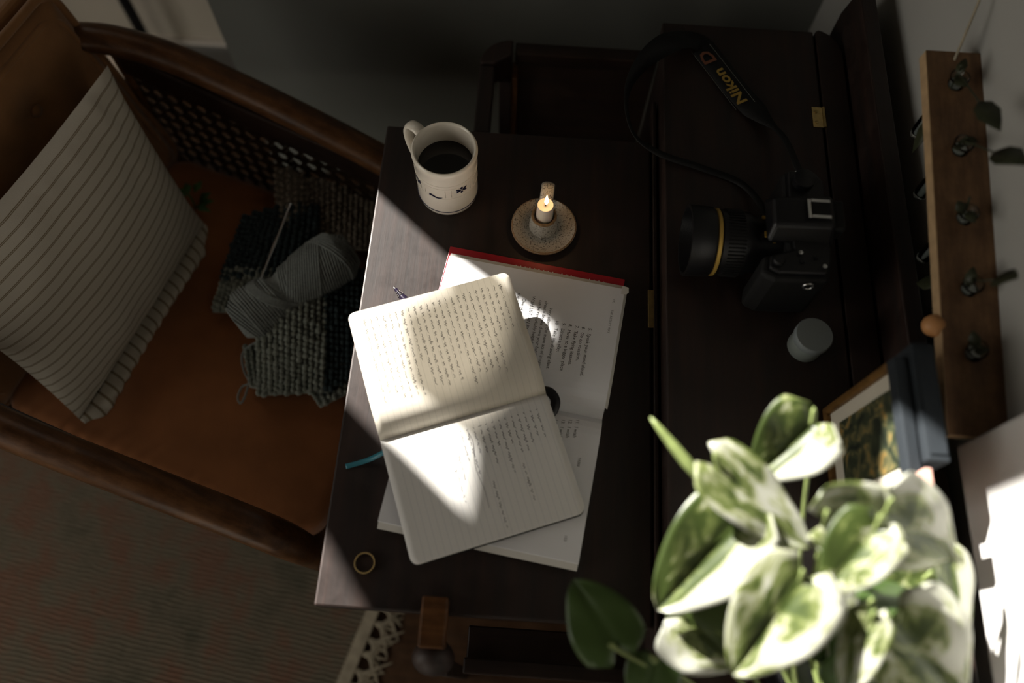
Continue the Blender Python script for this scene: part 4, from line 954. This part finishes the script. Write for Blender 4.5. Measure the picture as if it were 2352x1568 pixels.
for y in (-0.079, 0.075): MB().tube([DB + Vector((0.002 + 0.006 * math.cos(a), y, 0.080 + 0.006 * math.sin(a))) for a in [2 * math.pi * i / 14 for i in range(14)]], 0.0013, 6, closed=True).build('strap_lug', 'steel', dc, smooth=180)
MB().box(DB.x + 0.026, DB.x + 0.040, DB.y - 0.020, DB.y + 0.020, ZT + 0.088, ZT + 0.112).build('eyepiece', 'blackrub', dc, bevel=0.004, seg=3)
SP = spline([DB + Vector((0.004, 0.080, 0.080)), at(1800, 315, ZT + 0.03), at(1742, 262, ZT + 0.006), at(1690, 205, ZT + 0.004), at(1640, 140, ZT + 0.004), at(1600, 98, ZT + 0.008), at(1545, 95, ZT + 0.03), at(1480, 138, ZT + 0.03), at(1440, 210, ZT + 0.02), at(1452, 300, ZT + 0.012), at(1510, 350, ZT + 0.008), at(1610, 385, ZT + 0.004), at(1700, 420, ZT + 0.003), at(1748, 470, ZT + 0.02), at(1770, 520, ZT + 0.03)], 8)
mb = MB(); vs = []
nP = len(SP)
for i, p in enumerate(SP):
    t = (SP[min(nP - 1, i + 1)] - SP[max(0, i - 1)]).normalized(); f = i / (nP - 1)
    tw = 0.0
    if 0.42 < f < 0.72: tw = 1.15 * math.sin(math.pi * (f - 0.42) / 0.30)
    wd = 0.009 if f < 0.10 else min(0.036, 0.009 + (f - 0.10) * 0.5) if f < 0.16 else 0.036 if f < 0.40 else max(0.010, 0.036 - (f - 0.40) * 0.10)
    sd0 = t.cross(Vector((0, 0, 1))).normalized(); upv = sd0.cross(t)
    sd = (sd0 * math.cos(tw) + upv * math.sin(tw)) * wd / 2; vs += [p - sd, p + sd]
mb.add(vs, [(2 * i, 2 * i + 2, 2 * i + 3, 2 * i + 1) for i in range(nP - 1)])
strap = mb.build('neck_strap', 'blackrub', dc, smooth=180, solid=0.0012)
# strap lettering
def straptext(body, c0_, c1_, size, matn, name):
    d = (c1_ - c0_); d.z = 0; d.normalize(); upd = Vector((d.y, -d.x, 0)) * -1
    vs, fs = text_mesh(body, size, 0.0, 0.0006, 'LEFT', 1.15)
    mb = MB(); mb.add([c0_ + d * v.x + upd * (v.y) + Vector((0, 0, 0.0012)) for v in vs], fs); return mb.build(name, matn, strap)
e0, e1 = at(1707, 238, ZT + 0.006), at(1600, 100, ZT + 0.006)
dd = (e1 - e0).normalized(); sdv = Vector((-dd.y, dd.x, 0)).normalized()
straptext('Nikon', e0 - sdv * 0.0075, e1 - sdv * 0.0075, 0.023, 'gold', 'strap_lettering')
straptext('D', e0 + dd * 0.079 - sdv * 0.0085, e1 + dd * 0.079 - sdv * 0.0085, 0.028, plain('dull_red_print', (0.22, 0.08, 0.04), 0.6), 'strap_letter')
for s in (-1, 1): 
    MB().tube([e0 + sdv * (0.0155 * s) - dd * 0.005 + Vector((0, 0, 0.001)), e1 + sdv * (0.0155 * s) - dd * 0.01 + Vector((0, 0, 0.001))], 0.0004, 4).build('strap_piping', 'steel', strap)
# ------------------------------------------------------------------ small jar
jb = at(1845, 797, ZT)
jar = thing('small_jar', 'small pale jar with a flat white lid near the camera', 'jar', (jb.x, jb.y, ZT))
MB().lathe([(0.0, 0.0004), (0.019, 0.0), (0.0205, 0.002), (0.0205, 0.024), (0.019, 0.027)], (jb.x, jb.y, ZT), 40).build('body', 'jar', jar, smooth=40)
MB().lathe([(0.0, 0.0268), (0.0215, 0.0268), (0.0222, 0.028), (0.0222, 0.037), (0.0212, 0.0385), (0.0, 0.0385)], (jb.x, jb.y, ZT), 40).build('lid', 'frosted', jar, smooth=40)

# ------------------------------------------------------------------ picture frame and slate board leaning by the wall
FX, FY0, FY1, FZ0, FZ1 = 0.362, 0.190, 0.322, ZT, ZT + 0.195
fr_ = thing('picture_frame', 'gilt framed botanical print with a cream mat on the desk', 'picture frame', (FX, 0.2, ZT))
lean = Matrix.Translation((FX, 0, ZT)) @ Matrix.Rotation(math.radians(3), 4, 'Y')
def lf(mb, x0, x1, y0, y1, z0, z1): return mb.box(x0, x1, y0, y1, z0, z1, lean)
fw = 0.009; FH = 0.168
for (y0, y1, z0, z1, fm_) in ((FY0, FY1, 0, fw, 'framegold'), (FY0, FY1, FH - 0.016, FH, 'slate'), (FY0, FY0 + fw, fw, FH - 0.016, 'framegold'), (FY1 - fw, FY1, fw, FH - 0.016, 'framegold')): lf(MB(), 0, 0.014, y0, y1, z0, z1).build('frame_rail', fm_, fr_, bevel=0.002)
lf(MB(), 0.006, 0.011, FY0 + fw, FY1 - fw, fw, FH - fw).build('mat_board', 'mat', fr_)
lf(MB(), 0.005, 0.0061, FY0 + 0.026, FY1 - 0.026, 0.030, FH - 0.018).build('print', 'art', fr_)
sb_ = thing('slate_canvas', 'thick slate grey canvas standing behind the framed print', 'canvas', (0.40, 0.22, ZT))
MB().box(0.386, 0.408, 0.215, 0.335, ZT, ZT + 0.176).build('wrapped_sides', 'slate', sb_, bevel=0.002)
MB().box(0.389, 0.405, 0.222, 0.328, ZT + 0.1762, ZT + 0.1775).build('staple_strip', 'slate', sb_)
pc = atx(2088, 1118, 0.374)
tag(MB().box(0.3775, 0.3835, pc.y - 0.012, pc.y + 0.012, ZT + 0.09, ZT + 0.185).build('sunlit_corner', 'pink', bevel=0.0005), 'small pink piece added for a sunlit corner between the framed print and the canvas', 'sunlit corner')  # added piece, its pink colour standing in for a sunlit corner

# ------------------------------------------------------------------ wall-mounted wooden rack of glass propagation tubes
n0, n1 = Vector((0.470, 0.262, 0.915)), Vector((0.470, 0.690, 0.990))
pr = thing('propagation_rack', 'blond wooden wall rack holding a row of glass cutting tubes', 'plant rack', (0.47, 0.47, 0.95))
dv = (n1 - n0).normalized(); upv = Vector((1, 0, 0)).cross(dv).normalized()
rm = Matrix((Vector((1, 0, 0)), dv, upv)).transposed().to_4x4(); rm.translation = n0; rl = (n1 - n0).length
NT = [0.085, 0.155, 0.235, 0.315, 0.395]
# board with through holes
cu = bpy.data.curves.new('b', 'CURVE'); cu.dimensions = '2D'; cu.fill_mode = 'BOTH'; cu.extrude = 0.007; cu.bevel_depth = 0.001
sp = cu.splines.new('POLY'); sp.points.add(3); sp.use_cyclic_u = True
for p, (a, b) in zip(sp.points, ((-0.0300, 0), (0.0295, 0), (0.0295, rl), (-0.0300, rl))): p.co = (a, b, 0, 1)
for t in NT:
    sp = cu.splines.new('POLY'); sp.points.add(19); sp.use_cyclic_u = True
    for i, p in enumerate(sp.points): p.co = (0.010 * math.cos(2 * math.pi * i / 20), t + 0.010 * math.sin(2 * math.pi * i / 20), 0, 1)
co = bpy.data.objects.new('bc', cu); COL.objects.link(co); dg = bpy.context.evaluated_depsgraph_get()
me = bpy.data.meshes.new_from_object(co.evaluated_get(dg)); bpy.data.objects.remove(co); me.transform(ROOTM[pr.name].inverted() @ rm); me.materials.clear(); me.materials.append(M['lightwood'])
bo = bpy.data.objects.new('board', me); COL.objects.link(bo); bo.parent = pr
eb = MB(); eb.box(-0.0318, -0.0312, 0.0, rl, -0.0075, 0.0075, rm); eb.build('lit_front_edge', 'litedge', pr)  # pale strips paint the light falling on the board's front and near end
eb = MB(); eb.box(-0.0312, 0.0295, -0.0022, -0.0012, -0.0075, 0.0075, rm); eb.build('lit_end_edge', 'litedge', pr)
knob = rm @ Vector((-0.034, 0.115, -0.002))
MB().blob(knob, Vector((0.013, 0, 0)), Vector((0, 0.012, 0)), Vector((0, 0, 0.012)), 16, 10).build('wooden_bead', plain('orange_wood', (0.50, 0.24, 0.09), 0.5, 0.4), pr, smooth=180)
MB().tube(spline([rm @ Vector((0.0, rl - 0.01, 0.007)), rm @ Vector((0.012, rl + 0.05, 0.05)), Vector((0.496, 0.80, 1.10))], 6), 0.0016, 6).build('hanging_cord', 'fringe', pr, smooth=180)
def small_leaf(mb, b0, t0, wd):
    d = t0 - b0; sd = d.cross(Vector((-0.6, 0.1, 0.8))).normalized() * wd; u_ = Vector((-0.3, 0, 0.4)) * wd * 0.6
    vs = [b0, b0 + d * 0.22 + sd * 0.8 + u_, b0 + d * 0.5 + sd + u_, b0 + d * 0.8 + sd * 0.5 + u_, t0, b0 + d * 0.8 - sd * 0.5 + u_, b0 + d * 0.5 - sd + u_, b0 + d * 0.22 - sd * 0.8 + u_, b0 + d * 0.5]
    mb.add(vs, [(i, (i + 1) % 8, 8) for i in range(8)])
tubes = {}
for k, t in enumerate(NT):
    c = rm @ Vector((0, t, 0))
    tb = thing('glass_tube', ['glass cutting tube nearest the lit end of the wooden rack', 'second glass cutting tube from the lit end of the rack', 'middle glass cutting tube of the wooden rack', 'fourth glass cutting tube from the lit end of the rack', 'glass cutting tube at the dark cord end of the rack'][k], 'glass tube', (c.x, c.y, c.z - 0.09), group='glass tubes in the wall rack')
    MB().lathe([(0.0, -0.090), (0.005, -0.0885), (0.0080, -0.084), (0.0088, -0.078), (0.0088, 0.012), (0.0112, 0.016), (0.0108, 0.018), (0.0080, 0.013), (0.0076, -0.078), (0.004, -0.086), (0.0, -0.0875)], c, 24).build('glass', 'glass', tb, smooth=50)
    MB().tube(spline([c + Vector((0.0, 0.0, -0.06)), c + Vector((-0.003, 0.002, 0.01)), c + Vector((-0.008, -0.006 + 0.006 * (k % 3), 0.035))], 5), 0.0013, 6).build('cutting_stem', 'leafdark', tb, smooth=180)
    MB().lathe([(0.0, -0.086), (0.0074, -0.078), (0.0074, 0.008), (0.0, 0.0085)], c, 20).build('water', 'water', tb, smooth=50)  # pale grey water paints the bright glints in the tubes
    for (lx, ly, sx_) in {4: [(2290, 290, 1.0), (2108, 330, 0.8)], 3: [(2345, 375, 1.2)], 1: [(2325, 640, 1.1), (2120, 650, 1.0)]}.get(k, []):
        t0 = atx(lx, ly, 0.452); b0 = c + Vector((-0.004, 0, 0.022)); mb = MB(); small_leaf(mb, b0.lerp(t0, 0.55), t0 + (t0 - b0).normalized() * 0.012, 0.011 * sx_); mb.build('cutting_leaf', 'leafdark', tb, smooth=180, solid=0.0005)
        MB().tube([c + Vector((0, 0, 0.0)), b0, b0.lerp(t0, 0.58)], 0.0010, 5).build('cutting_stem', 'leafdark', tb, smooth=180)
    for j in range(2):
        a = 2.1 * j + k * 1.3; b0 = c + Vector((-0.006, -0.004, 0.018 + 0.006 * j)); t0 = b0 + Vector((0.012 * math.cos(a), 0.020 * math.sin(a), 0.008)); mb = MB(); small_leaf(mb, b0, t0, 0.006); mb.build('cutting_leaf', 'leafdark', tb, smooth=180, solid=0.0005)

# ------------------------------------------------------------------ pothos plant
PB = Vector((0.30, -0.16, ZT))
pt = thing('pothos_plant', 'variegated pothos with green and white heart shaped leaves', 'plant', PB)
# the pot stands on the near end of the desk, just out of the picture
PB2 = Vector((0.315, -0.055, ZT))
MB().lathe([(0.0, 0.0004), (0.036, 0.0), (0.040, 0.004), (0.050, 0.070), (0.053, 0.072), (0.053, 0.084), (0.048, 0.084), (0.046, 0.070), (0.0, 0.068)], PB2, 40).build('pot', 'pot', pt, smooth=40)
MB().lathe([(0.0, 0.074), (0.03, 0.073), (0.0462, 0.0705)], PB2, 32).build('soil', 'soil', pt, smooth=60)
def leaf(base, tip, width, fold, roll, droop, matn, twist=0.0, curl=0.25):
    ax_ = tip - base; Ln = ax_.length; a = ax_.normalized()
    view = (CAMP - (base + tip) / 2).normalized()
    up0 = Vector((0, 0, 1)) * 0.75 + Vector((-0.12, -0.05, 0)); up0 = (up0 - a * up0.dot(a)).normalized()
    sd0 = a.cross(up0).normalized()
    nu, nv = 18, 14
    def fn(u, v):
        s_ = v * 2 - 1; t = u
        h = width / 2 * (max(0.0, 1 - t) ** 0.70) * ((t + 0.05) / 1.05) ** 0.22 * 1.38
        if t < 0.0001: h *= 0.55
        r_ = roll + twist * t; sd = sd0 * math.cos(r_) + up0 * math.sin(r_); up = up0 * math.cos(r_) - sd0 * math.sin(r_)
        f = fold * (0.4 + 0.6 * math.sin(math.pi * min(1, t * 0.9 + 0.1)))
        x = s_ * h
        back = -0.30 * Ln * (abs(s_) ** 0.9) * (1 - abs(s_) ** 6 * 0.55) * (1 - t) ** 5 * 1.0
        cu_ = curl * x * x / max(width, 1e-4)
        wob = 0.02 * width * math.sin(t * 11 + s_ * 3 + roll * 5) * abs(s_)
        return base + a * (Ln * t + back) + sd * (x * math.cos(f)) + up * (abs(x) * math.sin(f) - cu_ + wob - 0.02 * width * math.exp(-(s_ / 0.08) ** 2)) + Vector((0, 0, -droop * Ln * t * t))
    mb = MB(); mb.grid(nu, nv, fn, lambda u, v: (u, (v - 0.5) * 0.9)); return mb.build('leaf', matn, pt, smooth=180, solid=0.0007, soff=0)
LV = [ # base px, z, tip px, z, width m, fold, roll, droop, material
 ((1862, 975), 1.02, (1738, 1092), 0.99, 0.092, 0.50, 0.10, 0.0, 'var1'),
 ((1655, 1075), 1.03, (1862, 1256), 1.01, 0.076, 0.10, 0.25, 0.05, 'var0'),
 ((1700, 1195), 1.01, (1512, 1398), 0.97, 0.106, 0.42, 0.05, 0.05, 'var1'),
 ((1838, 1335), 1.03, (1688, 1548), 0.99, 0.100, 0.40, 0.0, 0.05, 'var2'),
 ((1575, 1420), 0.95, (1690, 1535), 0.94, 0.095, 0.35, -0.2, 0.0, 'var4'),
 ((1412, 1482), 0.93, (1318, 1328), 0.935, 0.078, 0.10, 0.1, 0.10, 'greenleaf'),
 ((1505, 1522), 0.92, (1478, 1640), 0.90, 0.060, 0.2, 0.1, 0.1, 'greenleaf'),
 ((1905, 1196), 1.04, (2140, 1180), 1.03, 0.078, 0.20, -0.45, 0.05, 'var0'),
 ((2010, 1215), 1.06, (1892, 1362), 1.03, 0.070, 0.40, -0.1, 0.0, 'var3'),
 ((2045, 1175), 1.05, (2195, 1280), 1.02, 0.092, 0.10, -0.20, 0.05, 'var2'),
 ((2005, 1392), 1.00, (2165, 1402), 0.99, 0.055, 0.15, 0.3, 0.0, 'greenleaf'),
 ((2000, 1425), 1.03, (1938, 1600), 1.00, 0.045, 0.30, -0.3, 0.0, 'var0'),
 ((2062, 1425), 1.01, (2205, 1610), 0.98, 0.115, 0.15, -0.1, 0.0, 'var2'),
 ((2178, 1285), 0.97, (2198, 1480), 0.95, 0.052, 0.35, 0.4, 0.0, 'var1'),
 ((1880, 1360), 0.95, (1905, 1530), 0.93, 0.095, 0.2, 0.1, 0.0, 'greenleaf'),
 ((1960, 1500), 0.94, (2030, 1640), 0.92, 0.090, 0.2, 0.1, 0.0, 'greenleaf'),
 ((2212, 1390), 0.95, (2210, 1520), 0.92, 0.030, 0.3, 0.7, 0.0, 'var0'),
 ((1585, 1370), 0.93, (1660, 1470), 0.92, 0.075, 0.2, 0.2, 0.0, 'var3'),
 ((2120, 1330), 0.97, (2010, 1345), 0.96, 0.080, 0.2, 0.1, 0.0, 'var2'),
 ((1910, 1345), 0.99, (1955, 1420), 0.98, 0.050, 0.4, 0.2, 0.0, 'var0'),
 ((1895, 1440), 0.94, (1890, 1515), 0.93, 0.036, 0.3, 0.2, 0.0, 'var0'),
]
crown = PB2 + Vector((0, 0.0, 0.075))
for i, (b, zb, t, zt, wd, fo, ro, dr, mt) in enumerate(LV):
    bp, tp_ = at(b[0], b[1], zb), at(t[0], t[1], zt)
    leaf(bp, tp_, wd, fo, ro, dr, mt)
    mid = crown.lerp(bp, 0.55); mid.z = crown.z + (bp.z - crown.z) * 0.18 + 0.004 * (i % 3); st0 = crown + Vector((0.012 * math.cos(i), 0.012 * math.sin(i), 0))
    MB().tube(spline([st0, mid, bp + (bp - tp_).normalized() * 0.004, bp], 6), [0.0019] * 19, 7).build('stem', 'stem', pt, smooth=180)
# young rolled leaf reaching towards the books
rl0, rl1 = at(1618, 1112, 1.02), at(1494, 958, 1.03)
MB().tube([rl0 + (rl1 - rl0) * t for t in (0, 0.15, 0.35, 0.6, 0.85, 1.0)], [0.0025, 0.0045, 0.0055, 0.0045, 0.0028, 0.0010], 9).build('rolled_leaf', 'stem', pt, smooth=180)
# spare lens under the leaves
lb = at(1815, 1535, ZT)
ln = thing('spare_lens', 'black spare lens with gold lettering under the pothos leaves', 'lens', (lb.x, lb.y, ZT))
MB().lathe([(0.0, 0.0004), (0.030, 0.0), (0.032, 0.003), (0.032, 0.045), (0.034, 0.050), (0.034, 0.062), (0.031, 0.064), (0.028, 0.058), (0.0, 0.056)], (lb.x, lb.y, ZT), 40).build('barrel', 'black', ln, smooth=40)
MB().lathe([(0.0322, 0.046), (0.0330, 0.047), (0.0330, 0.048), (0.0322, 0.049)], (lb.x, lb.y, ZT), 40, cap=False).build('gold_ring', 'gold', ln, smooth=40)
MB().lathe([(0.0, 0.060), (0.015, 0.0595), (0.027, 0.058)], (lb.x, lb.y, ZT), 32).build('front_element', 'glass', ln, smooth=60)
